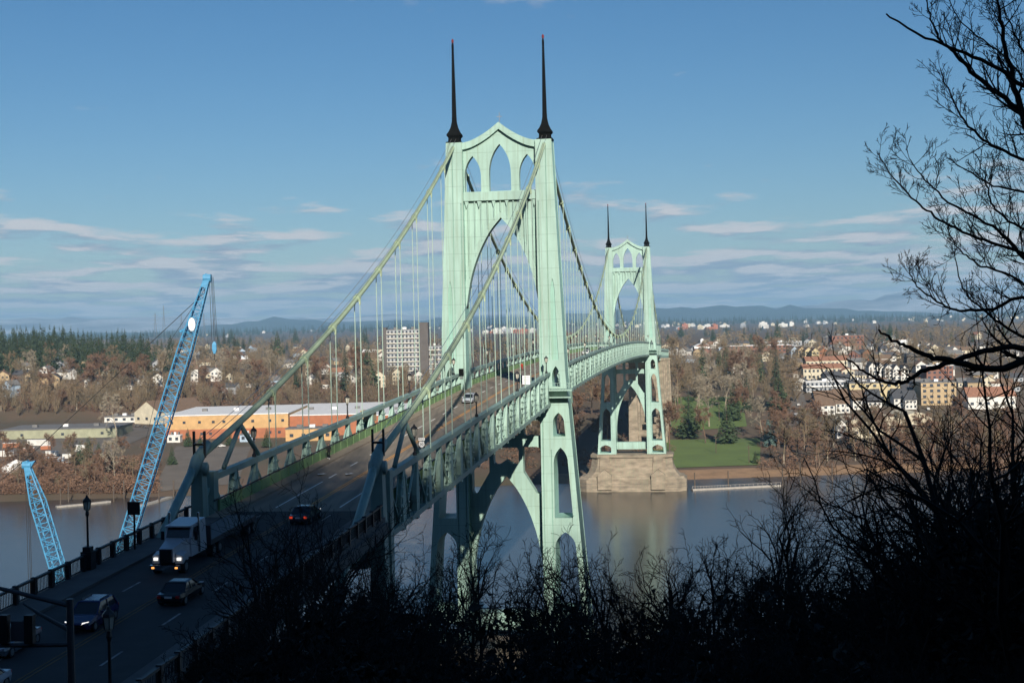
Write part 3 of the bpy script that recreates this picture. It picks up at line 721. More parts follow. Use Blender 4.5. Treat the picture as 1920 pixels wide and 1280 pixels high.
for i, (u, v, aw, c, lb) in enumerate([(-1.6, 176, False, (.7, .7, .7), 'white car near the middle of the main span'), (1.7, 196, True, (.75, .75, .74), 'white van climbing away at midspan beside the low point of the cable'),
        (-4.6, 214, False, (.03, .03, .035), 'black car past the midspan crest'), (1.7, 268, True, (.7, .7, .68), 'white car shortly before the far tower'), (-1.6, VEND+66, False, (.5, .55, .6), 'pale blue car on the far approach viaduct'),
        (4.6, VEND+80, True, (.08, .09, .1), 'dark car on the far approach viaduct')]):
    car(u, v, aw, paint('paint_%d' % i, c), lb, 4.7, 1.85, 2.1 if 'van' in lb else 1.47, suv='van' in lb, cat='van' if 'van' in lb else 'car')
# semi truck
WHT = paint('truck_white_paint', (.42, .43, .45), .3); CHR = mat('chrome', (.6, .6, .62), .12, .05, 2, metal=1)
tk = empty('semi_truck', bw(-2.2, -151.5, road_z(-151.5)), -BTH); tk.rotation_euler = (.042, 0, -BTH)
tag(tk, 'white long-nosed semi truck with lit headlights on the shaded approach', 'truck')
MB().loft([[(-.55, -3.6, .95), (.55, -3.6, .95), (.52, -3.55, 1.95), (-.52, -3.55, 1.95)], [(-.75, -2.0, .95), (.75, -2.0, .95), (.72, -2.0, 2.2), (-.72, -2.0, 2.2)], [(-1.0, -1.2, .95), (1.0, -1.2, .95), (.9, -1.2, 2.3), (-.9, -1.2, 2.3)]]).build('hood', WHT, tk)
MB().loft([[(-1.05, -1.2, .9), (1.05, -1.2, .9), (1.05, -1.2, 2.25), (-1.05, -1.2, 2.25)], [(-1.05, -1.0, .9), (1.05, -1.0, .9), (1.0, -.75, 3.2), (-1.0, -.75, 3.2)], [(-1.1, 1.9, .9), (1.1, 1.9, .9), (1.05, 1.9, 3.35), (-1.05, 1.9, 3.35)]]).build('cab', WHT, tk)
MB().add([(-.92, -1.17, 2.32), (.92, -1.17, 2.32), (.86, -.83, 3.05), (-.86, -.83, 3.05)], [(0, 1, 2, 3)]).build('windscreen', GLASS, tk, fix=False).location = (0, -.03, 0)
MB().box(-1.0, 1.0, -1.25, -.85, 3.12, 3.22).build('sun_visor', WHT, tk)
MB().box(-.46, .46, -3.68, -3.56, .95, 1.9).build('grille', BLACK, tk)
MB().box(-1.15, 1.15, -3.95, -3.7, .45, .8).build('bumper', CHR, tk)
for sx in (1, -1):
    MB().loft([[(sx*.6, -3.35, .8), (sx*1.2, -3.3, .8), (sx*1.18, -3.25, 1.35), (sx*.62, -3.3, 1.5)], [(sx*.7, -2.2, .95), (sx*1.2, -2.2, .95), (sx*1.2, -2.4, 1.55), (sx*.72, -2.4, 1.65)]]).build('fender', WHT, tk)
    MB().box(min(sx*.75, sx*1.05), max(sx*.75, sx*1.05), -3.42, -3.28, 1.05, 1.25).build('headlight', HEADL, tk)
    MB().box(min(sx*.8, sx*1.0), max(sx*.8, sx*1.0), -3.98, -3.92, .55, .68).build('marker_light', AMBER, tk)
    MB().tube([(sx*1.15, .2, 1.0), (sx*1.15, .2, 4.0)], .09, 8).build('exhaust_stack', CHR, tk)
    MB().box(min(sx*1.2, sx*1.45), max(sx*1.2, sx*1.45), -.9, -.8, 2.1, 2.75).build('mirror', BLACK, tk)
    MB().add([(sx*1.07, -.7, 2.3), (sx*1.07, .3, 2.3), (sx*1.05, .3, 3.0), (sx*1.05, -.55, 3.0)], [(0, 1, 2, 3)]).build('side_window', GLASS, tk, fix=False).location = (sx*.03, 0, 0)
    for y in (-2.75, 3.2, 4.5, 11.5, 12.8):
        wh = empty('wheel', (sx*.98, y, .5), 0, tk); inst(WHEELM, 'tyre', wh, sc=(2.2, 1.5, 1.5)); inst(RIMM, 'rim', wh, sc=(2.25, 1.4, 1.4))
MB().box(-.45, .45, -3.4, 13.2, .6, .95).build('chassis', BLACK, tk)
MB().box(-1.25, 1.25, 2.4, 13.4, 1.05, 1.45).box(-1.25, 1.25, 2.4, 2.55, 1.45, 2.6).build('flatbed', mat('dark_trailer', (.04, .04, .045), .6), tk)
# ------------------------------------------------------------------ people
def skinned(name, joints, edges, mats, parent=None, loc=(0,0,0), rz=0):
    me = bpy.data.meshes.new(name); me.from_pydata([j[:3] for j in joints], edges, []); o = bpy.data.objects.new(name, me); COL.objects.link(o)
    o.modifiers.new('s', 'SKIN'); ss = o.modifiers.new('u', 'SUBSURF'); ss.levels = 1; ss.render_levels = 1
    for i, j in enumerate(joints):
        d = me.skin_vertices[0].data[i]; d.radius = (j[3], j[3]); d.use_root = (i == 0)
    dg = bpy.context.evaluated_depsgraph_get(); dg.update(); m2 = bpy.data.meshes.new_from_object(o.evaluated_get(dg)); bpy.data.objects.remove(o)
    m2.materials.clear()
    for m in mats: m2.materials.append(m)
    q = bpy.data.objects.new(name, m2); COL.objects.link(q); q.location = loc; q.rotation_euler = (0, 0, rz)
    if parent: q.parent = parent
    for p in m2.polygons: p.use_smooth = True
    return q
SKIN = mat('skin', (.45, .26, .18), .6, .1, 3); DARKC = mat('black_cloth', (.01, .01, .012), .9, .2, 4); REDC = mat('red_jacket', (.5, .03, .02), .7, .2, 3); SHOE = mat('white_shoes', (.7, .7, .7), .6)
def head(parent, x, y, z, hair):
    MB().lathe([(.02, -.13), (.065, -.1), (.085, 0), (.08, .07), (.04, .12)], (x, y, z), 10).build('head', SKIN, parent, smooth=True)
    MB().lathe([(.092, .0), (.095, .06), (.06, .125), (.01, .14)], (x, y+.015, z), 10).build('hair', hair, parent, smooth=True)
    MB().add([(x-.015, y-.08, z-.02), (x+.015, y-.08, z-.02), (x, y-.11, z-.03), (x, y-.08, z+.02)], [(0, 1, 2), (0, 2, 3), (1, 3, 2)]).build('nose', SKIN, parent)
pd = empty('person', bw(-6.95, -93.7, road_z(-93.7)+.2), -BTH+.2); tag(pd, 'person in black with white shoes walking on the bridge sidewalk', 'person')
J = [(0,0,.95,.16), (0,0,1.2,.15), (0,0,1.42,.13), (0,0,1.55,.06), (.19,0,1.42,.075), (.26,.06,1.15,.05), (.27,-.06,.9,.04), (-.19,0,1.42,.075), (-.26,-.06,1.15,.05), (-.26,-.2,.93,.04), (.1,-.03,.85,.095), (.11,-.14,.5,.07), (.11,-.1,.08,.05), (-.1,.03,.85,.095), (-.1,.06,.48,.07), (-.1,.25,.12,.05)]
skinned('body', J, [(0,1),(1,2),(2,3),(2,4),(4,5),(5,6),(2,7),(7,8),(8,9),(0,10),(10,11),(11,12),(0,13),(13,14),(14,15)], [DARKC], pd)
head(pd, 0, -.02, 1.68, DARKC)
for x, y, z in ((.11, -.15, .0), (-.1, .2, .04)): MB().loft([[(x-.05, y-.12, z), (x+.05, y-.12, z), (x+.04, y-.12, z+.06), (x-.04, y-.12, z+.06)], [(x-.05, y+.14, z), (x+.05, y+.14, z), (x+.04, y+.12, z+.12), (x-.04, y+.12, z+.12)]]).build('shoe', SHOE, pd)
for sx in (1, -1):
    MB().tube([(sx*.265, -.06 if sx > 0 else -.2, .9), (sx*.265, -.08 if sx > 0 else -.23, .8)], [.035, .025], 6).build('hand', SKIN, pd)
CY = bw(-5.6, 63, road_z(63))
bk = empty('bicycle', CY, -BTH); tag(bk, 'bicycle ridden by the person in red past the near tower', 'bicycle')
for y in (-.52, .52):
    wv = [(0, y+.34*math.cos(a), .34+.34*math.sin(a)) for a in [i*math.pi/8 for i in range(17)]]
    MB().tube(wv, .02, 5, cap=False).build('wheel', TYRE, bk)
b = MB()
for p, q in (((0, .0, .3), (0, -.4, .85)), ((0, .0, .3), (0, .22, .85)), ((0, .2, .8), (0, -.4, .82)), ((0, .52, .34), (0, 0, .3)), ((0, .52, .34), (0, .2, .8)), ((0, -.52, .34), (0, -.4, .9))): b.tube([p, q], .02, 5)
b.build('frame', BLACK, bk); MB().box(-.07, .07, .1, .36, .88, .94).build('saddle', BLACK, bk); MB().tube([(-.25, -.42, .98), (.25, -.42, .98)], .018, 5).build('handlebar', BLACK, bk)
cp = empty('person', CY, -BTH); tag(cp, 'person in a red jacket riding a bicycle along the bridge', 'person')
J = [(0,.2,.98,.15), (0,.05,1.2,.15), (0,-.12,1.4,.13), (0,-.18,1.5,.06), (.19,-.12,1.4,.07), (.24,-.25,1.18,.05), (.2,-.4,1.0,.04), (-.19,-.12,1.4,.07), (-.24,-.25,1.18,.05), (-.2,-.4,1.0,.04), (.1,.12,.9,.09), (.11,-.15,.68,.07), (.1,.02,.22,.05), (-.1,.12,.9,.09), (-.11,-.2,.8,.07), (-.1,-.02,.45,.05)]
skinned('body', J, [(0,1),(1,2),(2,3),(2,4),(4,5),(5,6),(2,7),(7,8),(8,9),(0,10),(10,11),(11,12),(0,13),(13,14),(14,15)], [REDC], cp)
head(cp, 0, -.22, 1.64, DARKC)
# ------------------------------------------------------------------ lamps, signs, signals
LP = MB().lathe([(.2, 0), (.2, .25), (.09, .4), (.07, 1.7), (.14, 1.8), (.1, 1.9)], n=8).mesh('lamp_column', BLACK)
LN = MB().lathe([(.1, 0), (.2, .12), (.27, .62), (.24, .66)], n=6).mesh('lantern', LAMPG)
LF = MB()
for i in range(6): a = i*math.pi/3; LF.bar((.2*math.cos(a), .2*math.sin(a), .1), (.28*math.cos(a), .28*math.sin(a), .64), .035, .035)
LF.lathe([(.31, .62), (.27, .74), (.1, .9), (.05, 1.05)], n=6)
LF = LF.mesh('lantern_cap', BLACK)
def lamp(u, v, z, label, h=1.0, group=None, base=False):
    t = empty('street_lamp', bw(u, v, z), -BTH); tag(t, label, 'street lamp', group)
    inst(LP, 'lamp_column', t, sc=(1.1, 1.1, h)); inst(LN, 'lantern', t, (0, 0, 1.9*h), sc=1.15); inst(LF, 'lantern_cap', t, (0, 0, 1.9*h), sc=1.15)
    if base: MB().box(-.42, .42, -.42, .42, -.15, 1.35).box(-.3, .3, -.3, .3, 1.35, 1.7).build('pedestal', BLACK, t)
    return t
for i in range(14):
    v = (-9.5+3*i)*PAN
    for sx in (1, -1): lamp(sx*HW, v, chord_z(v)-.02, 'black lantern on the %s truss of the bridge' % ('upstream' if sx > 0 else 'downstream'), 1.0, 'lanterns along the bridge trusses')
lamp(-8.8, -154.0, road_z(-154)+.2, 'tall black lantern post on a pedestal in the approach railing', 2.3, base=True)
v_, z_ = on_u(203, 1160, 9.3); lamp(9.3, v_, road_z(v_)+.2, 'black lantern post beside the traffic signal mast', (z_-road_z(v_))/2.2)
def txt(s_, size, mat_, parent, loc, nm):
    cu = bpy.data.curves.new('t', 'FONT'); cu.body = s_; cu.size = size; cu.align_x = 'CENTER'; cu.align_y = 'CENTER'; cu.extrude = .004
    o = bpy.data.objects.new('t', cu); COL.objects.link(o); dg = bpy.context.evaluated_depsgraph_get(); dg.update()
    me = bpy.data.meshes.new_from_object(o.evaluated_get(dg)); bpy.data.objects.remove(o); me.materials.clear(); me.materials.append(mat_)
    q = inst(me, nm, parent, loc); q.rotation_euler = (math.pi/2, 0, 0); return q
SIGNW = mat('white_sign_sheet', (.78, .78, .78), .5, .08, 3); SIGNB = mat('black_sign_ink', (.015, .015, .015), .5, .1, 3)
v_, z_ = on_u(790, 832, 7.9)
t = empty('route_sign', bw(7.9, v_, z_), -BTH); tag(t, 'white EAST 30 route marker fixed to the bridge truss', 'road sign')
MB().box(-.33, .33, 0, .02, -.38, .28).build('marker_plate', SIGNB, t)
shp = [(0, -.36), (.16, -.30), (.29, -.14), (.30, .02), (.24, .14), (.27, .24), (.13, .26), (0, .22), (-.13, .26), (-.27, .24), (-.24, .14), (-.30, .02), (-.29, -.14), (-.16, -.30)]
MB().prism(shp, -.012, -.002, 'y').build('shield', SIGNW, t); txt('30', .40, SIGNB, t, (0, -.018, -.04), 'numerals')
MB().box(-.33, .33, 0, .02, .34, .64).build('direction_plate', SIGNW, t); txt('EAST', .22, SIGNB, t, (0, -.006, .49), 'lettering')
MB().box(-.04, .04, .02, .08, -2.2, .6).build('sign_post', STEEL, t)
v_, z_ = on_u(986, 712, 7.9)
t = empty('notice_sign', bw(7.9, v_, z_), -BTH); tag(t, 'white square notice board above the bridge truss near the tower', 'sign')
MB().box(-.62, .62, 0, .03, -.7, .7).build('board', SIGNW, t)
for i in range(5): MB().box(-.45, .45-.08*(i % 2), -.006, 0, .42-.22*i, .48-.22*i).build('text_line', mat('grey_ink', (.2, .2, .2), .6), t)
MB().box(-.06, .06, .03, .1, -2.4, .6).build('sign_post', STEEL, t)
v_, z_ = on_u(690, 779, -9.0)
t = empty('sign_cabinet', bw(-9.0, v_, z_), -BTH); tag(t, 'tan boxed sign cabinet mounted outside the bridge truss', 'sign')
MB().box(-.85, .85, -1.1, 1.1, -.75, .75).build('cabinet', mat('tan_metal', (.42, .34, .2), .6), t); MB().box(-.8, .8, -.2, .2, -2.0, -.7).build('bracket', CHORD, t)
t = empty('wall_plaque', bw(-7.5, -3.1, 64.1), -BTH); tag(t, 'dark bronze plaque on the near tower leg', 'plaque'); MB().box(-.42, .42, -.06, .3, -.65, .65).build('plate', BRONZE, t); MB().box(-.3, .3, -.06, .3, -1.1, -.8).build('small_plate', STEEL, t)
v_, z_ = on_u(250, 953, -8.3)
t = empty('road_sign', bw(-8.3, v_, road_z(v_)+.2), -BTH); tag(t, 'dark back of a square road sign on the approach sidewalk', 'road sign')
MB().box(-.52, .52, -.03, .03, z_-road_z(v_)-.7, z_-road_z(v_)+.35).build('board', BLACK, t); MB().box(-.07, .07, .03, .12, -.05, z_-road_z(v_)+.2).build('sign_post', BLACK, t)
# traffic signal
v_, z_ = on_u(130, 1122, 9.6); zr = road_z(v_); top = z_-zr
t = empty('traffic_signal', bw(9.6, v_, zr), -BTH); tag(t, 'grey traffic signal pole with mast arms over the shaded approach', 'traffic signal')
DGREY = mat('dark_galvanised', (.05, .055, .06), .5, .2, 2)
MB().tube([(0, 0, -1.5), (0, 0, top)], [.2, .16], 10).build('pole', DGREY, t)
sc_ = BY+v_*cB-9.6*sB; pm = F/sc_
MB().tube([(0, 0, top-.3), (-120/pm, 0, top+.35), (-230/pm, 0, top+.9)], [.12, .1, .07], 8).build('mast_arm', DGREY, t)
MB().tube([(0, 0, top-85/pm), (-130/pm, -.6, top-83/pm), (-260/pm, -1.2, top-78/pm)], [.12, .1, .08], 8).build('mast_arm', DGREY, t)
MB().tube([(0, 0, top-60/pm), (-75/pm, .6, top-33/pm), (-112/pm, .9, top-17/pm)], [.1, .08, .05], 8).build('lamp_arm', DGREY, t)
for x in (-68, -118):
    b = MB(); b.box(x/pm-.2, x/pm+.2, -.75, -.45, top-78/pm, top-78/pm+1.25); b.build('signal_head', BLACK, t)
MB().box(-108/pm, -80/pm, -.5, -.46, top-76/pm, top-76/pm+.9).build('sign_panel', mat('dark_sign_face', (.1, .1, .11), .6), t)
# ------------------------------------------------------------------ cranes on barges
CBLUE = mat('crane_blue_paint', (.07, .29, .50), .55, .35, .8); LINE = mat('wire_rope', (.03, .03, .03), .6)
def boom(mb, A, B, w0, w1, bays, r=.17, rl=.085):
    A = Vector(A); B = Vector(B); d = (B-A).normalized(); sx = Vector((1, 0, 0)); sx = (sx-d*sx.dot(d)).normalized(); sy = d.cross(sx)
    def cn(t, i):
        wd = w0+(w1-w0)*max(0, (t-.8)/.2) if t > .8 else w0*min(1, .35+t/.08*.65)
        a, b = ((1, 1), (1, -1), (-1, -1), (-1, 1))[i]; return A+(B-A)*t+sx*a*wd/2+sy*b*wd/2
    ts = [i/bays for i in range(bays+1)]
    for i in range(4): mb.tube([cn(t, i) for t in ts], r, 6)
    for j in range(bays):
        for i in range(4):
            k = (i+1) % 4
            mb.tube([cn(ts[j], i), cn(ts[j+1], k)] if j % 2 else [cn(ts[j], k), cn(ts[j+1], i)], rl, 4)
            mb.tube([cn(ts[j+1], i), cn(ts[j+1], k)], rl, 4)
    return sx, sy, d
def crane(A, B, w0, w1, bays, label, stern, big):
    A = Vector(A); B = Vector(B); t = empty('crane', (A.x, A.y, 0)); tag(t, label, 'crane'); o = Vector((A.x, A.y, 0))
    mb = MB(); sx, sy, d = boom(mb, A-o, B-o, w0, w1, bays); bo_ = mb.build('boom', CBLUE, t)
    hd = B-o; mb = MB(); mb.tube([hd-Vector((.9, 0, 0)), hd+Vector((.9, 0, 0))], w1*.9, 10); mb.bar(hd-d*2.2, hd+d*1.0, w1*1.5, w1*1.2); mb.build('boom_head', CBLUE, bo_)
    a, y = A.x, A.y
    MB().box(-9, 9, -5, 16, -.6, 2.2).build('barge_hull', mat('barge_steel', (.10, .06, .05), .7), t)
    MB().lathe([(3.2, 2.2), (3.2, 3.6)], n=16).build('slew_ring', BLACK, t)
    MB().box(-3.2, 3.2, 1, 10, 3.6, 7.6).build('machinery_house', CBLUE, t); MB().box(1.4, 3.3, -1.6, 1.0, 3.8, 6.6).build('operator_cab', GLASS, t)
    mb = MB(); mb.bar((-1.5, 9, 7.6), (0, 4, 16), .4, .4); mb.bar((1.5, 9, 7.6), (0, 4, 16), .4, .4); mb.bar((-1.5, 2, 7.6), (0, 4, 16), .4, .4); mb.bar((1.5, 2, 7.6), (0, 4, 16), .4, .4); mb.build('gantry', CBLUE, t)
    return t, o, sx, sy, d
A1 = at_depth(235, 1020, 330); B1 = at_depth(388, 522, 330); dd = (A1-B1); A1 = A1+dd*((A1.z-5.5)/(-dd.z))
t, o, sx, sy, d = crane(A1, B1, 3.0, 1.1, 44, 'tall blue lattice crane boom with a white oval badge rising behind the approach', None, True)
q = at_depth(362, 608, 330)-o
dv = MB(); dv.tube([(q.x, q.y-1.75, q.z), (q.x, q.y-1.62, q.z)], 1.0, 20)
badge = dv.build('badge', SIGNW, t)
for vtx in badge.data.vertices: vtx.co.z = q.z+(vtx.co.z-q.z)*1.55; vtx.co.x = q.x+(vtx.co.x-q.x)*.8
for x in (-.25, 0, .25): MB().tube([(q.x+x, q.y-1.78, q.z-.5), (q.x+x+.05, q.y-1.78, q.z+.5)], .05, 4).build('badge_stroke', mat('pale_grey_ink', (.35, .4, .38), .6), badge)
h = B1-o
for dx, dy in ((.9, -.3), (1.4, .2), (1.9, -.2), (2.2, .2)):
    MB().tube([(h.x+dx*.6, h.y+dy, h.z+.3), (h.x+dx*.9, h.y+dy, h.z-14.5)], .05, 4).build('hoist_line', LINE, t)
hb = empty('hook_block', (h.x+1.3, h.y, h.z-16.2), 0, t); hb.scale = (.8, .8, .8)
MB().loft([[(-.3, -.3, -1.6), (.3, -.3, -1.6), (.3, .3, -1.6), (-.3, .3, -1.6)], [(-.65, -.35, -.3), (.65, -.35, -.3), (.65, .35, -.3), (-.65, .35, -.3)], [(-.6, -.35, 1.2), (.6, -.35, 1.2), (.6, .35, 1.2), (-.6, .35, 1.2)], [(-.25, -.2, 1.9), (.25, -.2, 1.9), (.25, .2, 1.9), (-.25, .2, 1.9)]]).build('sheave_block', CBLUE, hb)
MB().tube([(0, 0, -1.6), (0, 0, -3.3), (.3, 0, -3.8), (.5, 0, -3.3)], .14, 6).build('hook', LINE, hb)
e1 = at_depth(60, 850, 352)-o; e2 = at_depth(-330, 1180, 372)-o
for off in (0, .5):
    MB().tube([h+Vector((-.4, 0, -3)), e1+Vector((off, 0, off)), e2+Vector((off, 0, 0))], .075, 5).build('boom_pendant', LINE, t)
MB().tube([h+Vector((-.3, 0, -2)), at_depth(318, 640, 331)-o, at_depth(225, 1020, 333)-o], .06, 4).build('hoist_line', LINE, t)
MB().tube([at_depth(337, 622, 330)-o, at_depth(347, 617, 330)-o], .35, 6).build('boom_sheave', CBLUE, t)
A2 = at_depth(116, 1092, 300); B2 = at_depth(50, 872, 300); dd = A2-B2; A2 = A2+dd*((A2.z-5.5)/(-dd.z))
t, o, sx, sy, d = crane(A2, B2, 2.6, .9, 26, 'shorter blue lattice crane boom leaning left over the river', None, False)
h = B2-o
for dx in (.2, .6, .9): MB().tube([(h.x+dx-.6, h.y, h.z), (h.x+dx-.35, h.y, h.z-34)], .06, 4).build('hoist_line', LINE, t)
MB().loft([[(h.x-.7, h.y-.4, h.z-.6), (h.x+.9, h.y-.4, h.z-.4), (h.x+.9, h.y+.4, h.z-.4), (h.x-.7, h.y+.4, h.z-.6)], [(h.x-.9, h.y-.5, h.z+.5), (h.x+1.9, h.y-.5, h.z+1.0), (h.x+1.9, h.y+.5, h.z+1.0), (h.x-.9, h.y+.5, h.z+.5)]]).build('boom_head', CBLUE, t)
# ------------------------------------------------------------------ docks and moorings
DOCKM = mat('dock_planks', (.36, .33, .29), .9, .3, 1); PILE = mat('timber_pile', (.10, .075, .055), .9, .3, 1)
def onwater(px, py): k, m = ray(px, py); dd_ = CAM_H/m; return Vector((k*dd_, dd_, 0))
for lb, pts, rail in (('pale floating dock beside the boat ramp by the bluff', [(105, 951), (160, 946), (205, 941)], 0), ('grey gangway float leading to the boat ramp', [(262, 949), (290, 942), (318, 933)], 0), ('long floating dock with railings off the park beach', [(1297, 919), (1360, 916), (1462, 911)], 1)):
    P = [onwater(*p) for p in pts]; t = empty('floating_dock', P[0]); tag(t, lb, 'dock')
    for a, b_ in zip(P, P[1:]): MB().bar(a-P[0]+Vector((0, 0, .3)), b_-P[0]+Vector((0, 0, .3)), 2.4, .7).build('float', DOCKM, t)
    for a in P: MB().tube([a-P[0]+Vector((1.4, 1.4, -2)), a-P[0]+Vector((1.4, 1.4, 7.5))], .28, 6).build('pile', PILE, t)
    if rail:
        n = 24; mb = MB()
        for i in range(n+1): s_ = i/n*(len(P)-1); j = min(int(s_), len(P)-2); p = P[j].lerp(P[j+1], s_-j)-P[0]; mb.box(p.x-.06, p.x+.06, p.y-1.2, p.y-1.08, .6, 1.8)
        for a, b_ in zip(P, P[1:]): mb.bar(a-P[0]+Vector((0, -1.14, 1.75)), b_-P[0]+Vector((0, -1.14, 1.75)), .08, .12)
        mb.build('rail', DOCKM, t)
for px, py in ((128, 940), (232, 935), (284, 925), (1500, 905), (1560, 903)):
    p = onwater(px, py); o = MB().tube([(0, 0, -2), (0, 0, 8)], .3, 7).lathe([(.34, 8), (.02, 8.5)], n=7).build('mooring_pile', PILE, None, p); tag(o, 'brown timber mooring pile standing in the shallows', 'pile', 'mooring piles along the far shore')
# ------------------------------------------------------------------ far bank: buildings
rnd = random.Random(5)
ROOFS = {'grey': mat('grey_shingle', (.16, .155, .15), .9, .3, .8), 'brown': mat('brown_shingle', (.17, .11, .07), .9, .3, .8), 'dark': mat('dark_shingle', (.07, .07, .075), .9, .3, .8),
         'red': mat('terracotta_tile', (.29, .14, .085), .9, .3, .8), 'white': mat('white_membrane', (.72, .71, .69), .7, .12, .3)}
WALLS = {'white': (.62, .60, .55), 'cream': (.55, .49, .36), 'grey': (.33, .34, .35), 'pale blue': (.34, .43, .52), 'tan': (.42, .31, .18), 'brick red': (.21, .10, .07), 'yellow': (.52, .43, .25), 'olive': (.30, .30, .20), 'dark brown': (.10, .088, .08), 'orange': (.52, .32, .14), 'rust': (.36, .13, .06)}
WALLS = {k: mat('wall_'+k.replace(' ', '_'), c, .85, .2, .3) for k, c in WALLS.items()}
TRIM = mat('white_trim', (.78, .77, .74), .7, .1, 1)
FWIN = mat('far_window_glass', (.05, .06, .075), .15, .3, .4)
WINM = MB().box(-.5, .5, -.06, .06, 0, 1).mesh('window', FWIN)
def building(px, py, wpx, hpx, dep, wall, roof, style, label, cat='building', floors=2, cols=5, yaw=0.0, rise=None, extra=None, band=None, ws=1.0):
    """a building whose facade base centre stands at the photo pixel; sizes follow from its distance"""
    p = hit(px, py); s_ = F/p.y; W = wpx/s_; Hh = hpx/s_; t = empty('building', p, yaw); tag(t, label, cat)
    b = MB(); b.box(-W/2, W/2, 0, dep, -3, Hh); b.build('wall', WALLS[wall], t)
    if style == 'flat':
        b = MB(); b.box(-W/2-.3, W/2+.3, -.3, dep+.3, Hh, Hh+.5); b.build('roof', ROOFS[roof], t)
        for i in range(3): b = MB(); x = -W*.3+i*W*.27; b.box(x, x+min(3, W*.12), dep*.4, dep*.4+2.5, Hh+.5, Hh+2.0); b.build('roof_unit', TRIM if i % 2 else ROOFS['grey'], t)
    elif style in ('gable_side', 'gable_front'):
        rs = rise or min(W, dep)*.32
        if style == 'gable_side':
            g = [(-.4, Hh-.2), (dep/2, Hh+rs), (dep+.4, Hh-.2), (dep+.4, Hh+.15), (dep/2, Hh+rs+.45), (-.4, Hh+.15)]
            MB().prism(g, -W/2-.4, W/2+.4, 'x').build('roof', ROOFS[roof], t)
            MB().prism([(0, Hh-.1), (dep, Hh-.1), (dep/2, Hh+rs)], -W/2+.02, W/2-.02, 'x').build('gable', WALLS[wall], t)
        else:
            g = [(-W/2-.4, Hh-.2), (0, Hh+rs), (W/2+.4, Hh-.2), (W/2+.4, Hh+.15), (0, Hh+rs+.45), (-W/2-.4, Hh+.15)]
            MB().prism(g, -.4, dep+.4, 'y').build('roof', ROOFS[roof], t)
            MB().prism([(-W/2, Hh-.1), (W/2, Hh-.1), (0, Hh+rs)], .02, dep-.02, 'y').build('gable', WALLS[wall], t)
    elif style == 'barrel':
        n = 10; rs = rise or W*.2; g = [(-W/2-.2, Hh)]+[(-W/2*math.cos(math.pi*i/n), Hh+rs*math.sin(math.pi*i/n)) for i in range(n+1)]+[(W/2+.2, Hh)]
        MB().prism(g, -.2, dep+.2, 'y').build('roof', WALLS['cream'], t)
    fh = Hh/floors
    for f in range(floors):
        for c in range(cols):
            ww = min(W/cols*.45, 2.0)*ws; o = inst(WINM, 'window', t, (-W/2+(c+.5)*W/cols+(rnd.uniform(-1, 1)*W/cols*.2 if ws < 1 else 0), -.2, f*fh+fh*.35), sc=(ww, 2 if ws < 1 else 1, min(fh*.45, 1.7)*(.8 if ws < 1 else 1)))
    if band:
        b = MB(); b.box(-W/2-.15, W/2+.15, -.15, dep*.2, Hh*band[0], Hh*band[1]); b.build('wall_band', WALLS[band[2]], t)
    return t, W, Hh, s_
# industrial strip
building(110, 822, 215, 17, 42, 'olive', 'grey', 'flat', 'long olive metal warehouse with grey low roof beside the boat yard', 'warehouse', 1, 3, .05, ws=.8)
building(275, 795, 62, 22, 45, 'cream', 'brown', 'gable_front', 'cream barn-like warehouse with brown gabled roof', 'warehouse', 1, 3, -.5, 7)
building(225, 792, 60, 10, 20, 'white', 'grey', 'flat', 'low white shed joined before the brown-roofed warehouse', 'shed', 1, 4)
building(425, 822, 230, 44, 90, 'orange', 'white', 'flat', 'yellow-orange factory hall with rust red base and white roof', 'factory', 2, 9, .02, band=(0, .42, 'rust'), ws=.8)
building(610, 816, 170, 38, 125, 'rust', 'white', 'flat', 'rust red factory wing under a broad white roof', 'factory', 1, 4, .02, ws=.8)
building(775, 812, 150, 34, 120, 'rust', 'white', 'flat', 'red brick factory end with white roof behind the bridge ropes', 'factory', 1, 4, .02, ws=.8)
building(580, 826, 90, 22, 16, 'orange', 'grey', 'flat', 'low orange annex with grey canopy before the factory', 'annex', 1, 4)
building(462, 828, 26, 13, 5, 'pale blue', 'grey', 'flat', 'small blue shed between pines by the car park', 'shed', 1, 2)
building(325, 830, 24, 12, 6, 'white', 'white', 'flat', 'small white hut at the factory corner', 'hut', 1, 2)
# tower block
t, W, Hh, s_ = building(757, 716, 62, 96, 14, 'grey', 'grey', 'flat', 'tall concrete apartment tower with rows of balconies', 'apartment tower', 11, 9)
BALC = MB().box(-W/2, W/2, -1.3, 0, 0, .9).mesh('balcony', mat('pale_concrete', (.5, .47, .4), .85))
for f in range(11): inst(BALC, 'balcony', t, (0, 0, f*Hh/11+.2))
MB().box(W/2, W/2+16/s_, -2, 15, -3, Hh+13/s_).build('stair_tower', WALLS['dark brown'], t); MB().box(-W/2-6/s_, -W/2, -1, 12, -3, Hh+5/s_).build('stair_tower', WALLS['dark brown'], t)
t, W, Hh, s_ = building(814, 712, 30, 62, 14, 'grey', 'grey', 'flat', 'lower balcony wing next to the apartment tower', 'apartment block', 7, 5)
for f in range(7): MB().box(-W/2, W/2, -1.2, 0, f*Hh/7+.2, f*Hh/7+1.1).build('balcony', MATS['pale_concrete'], t)
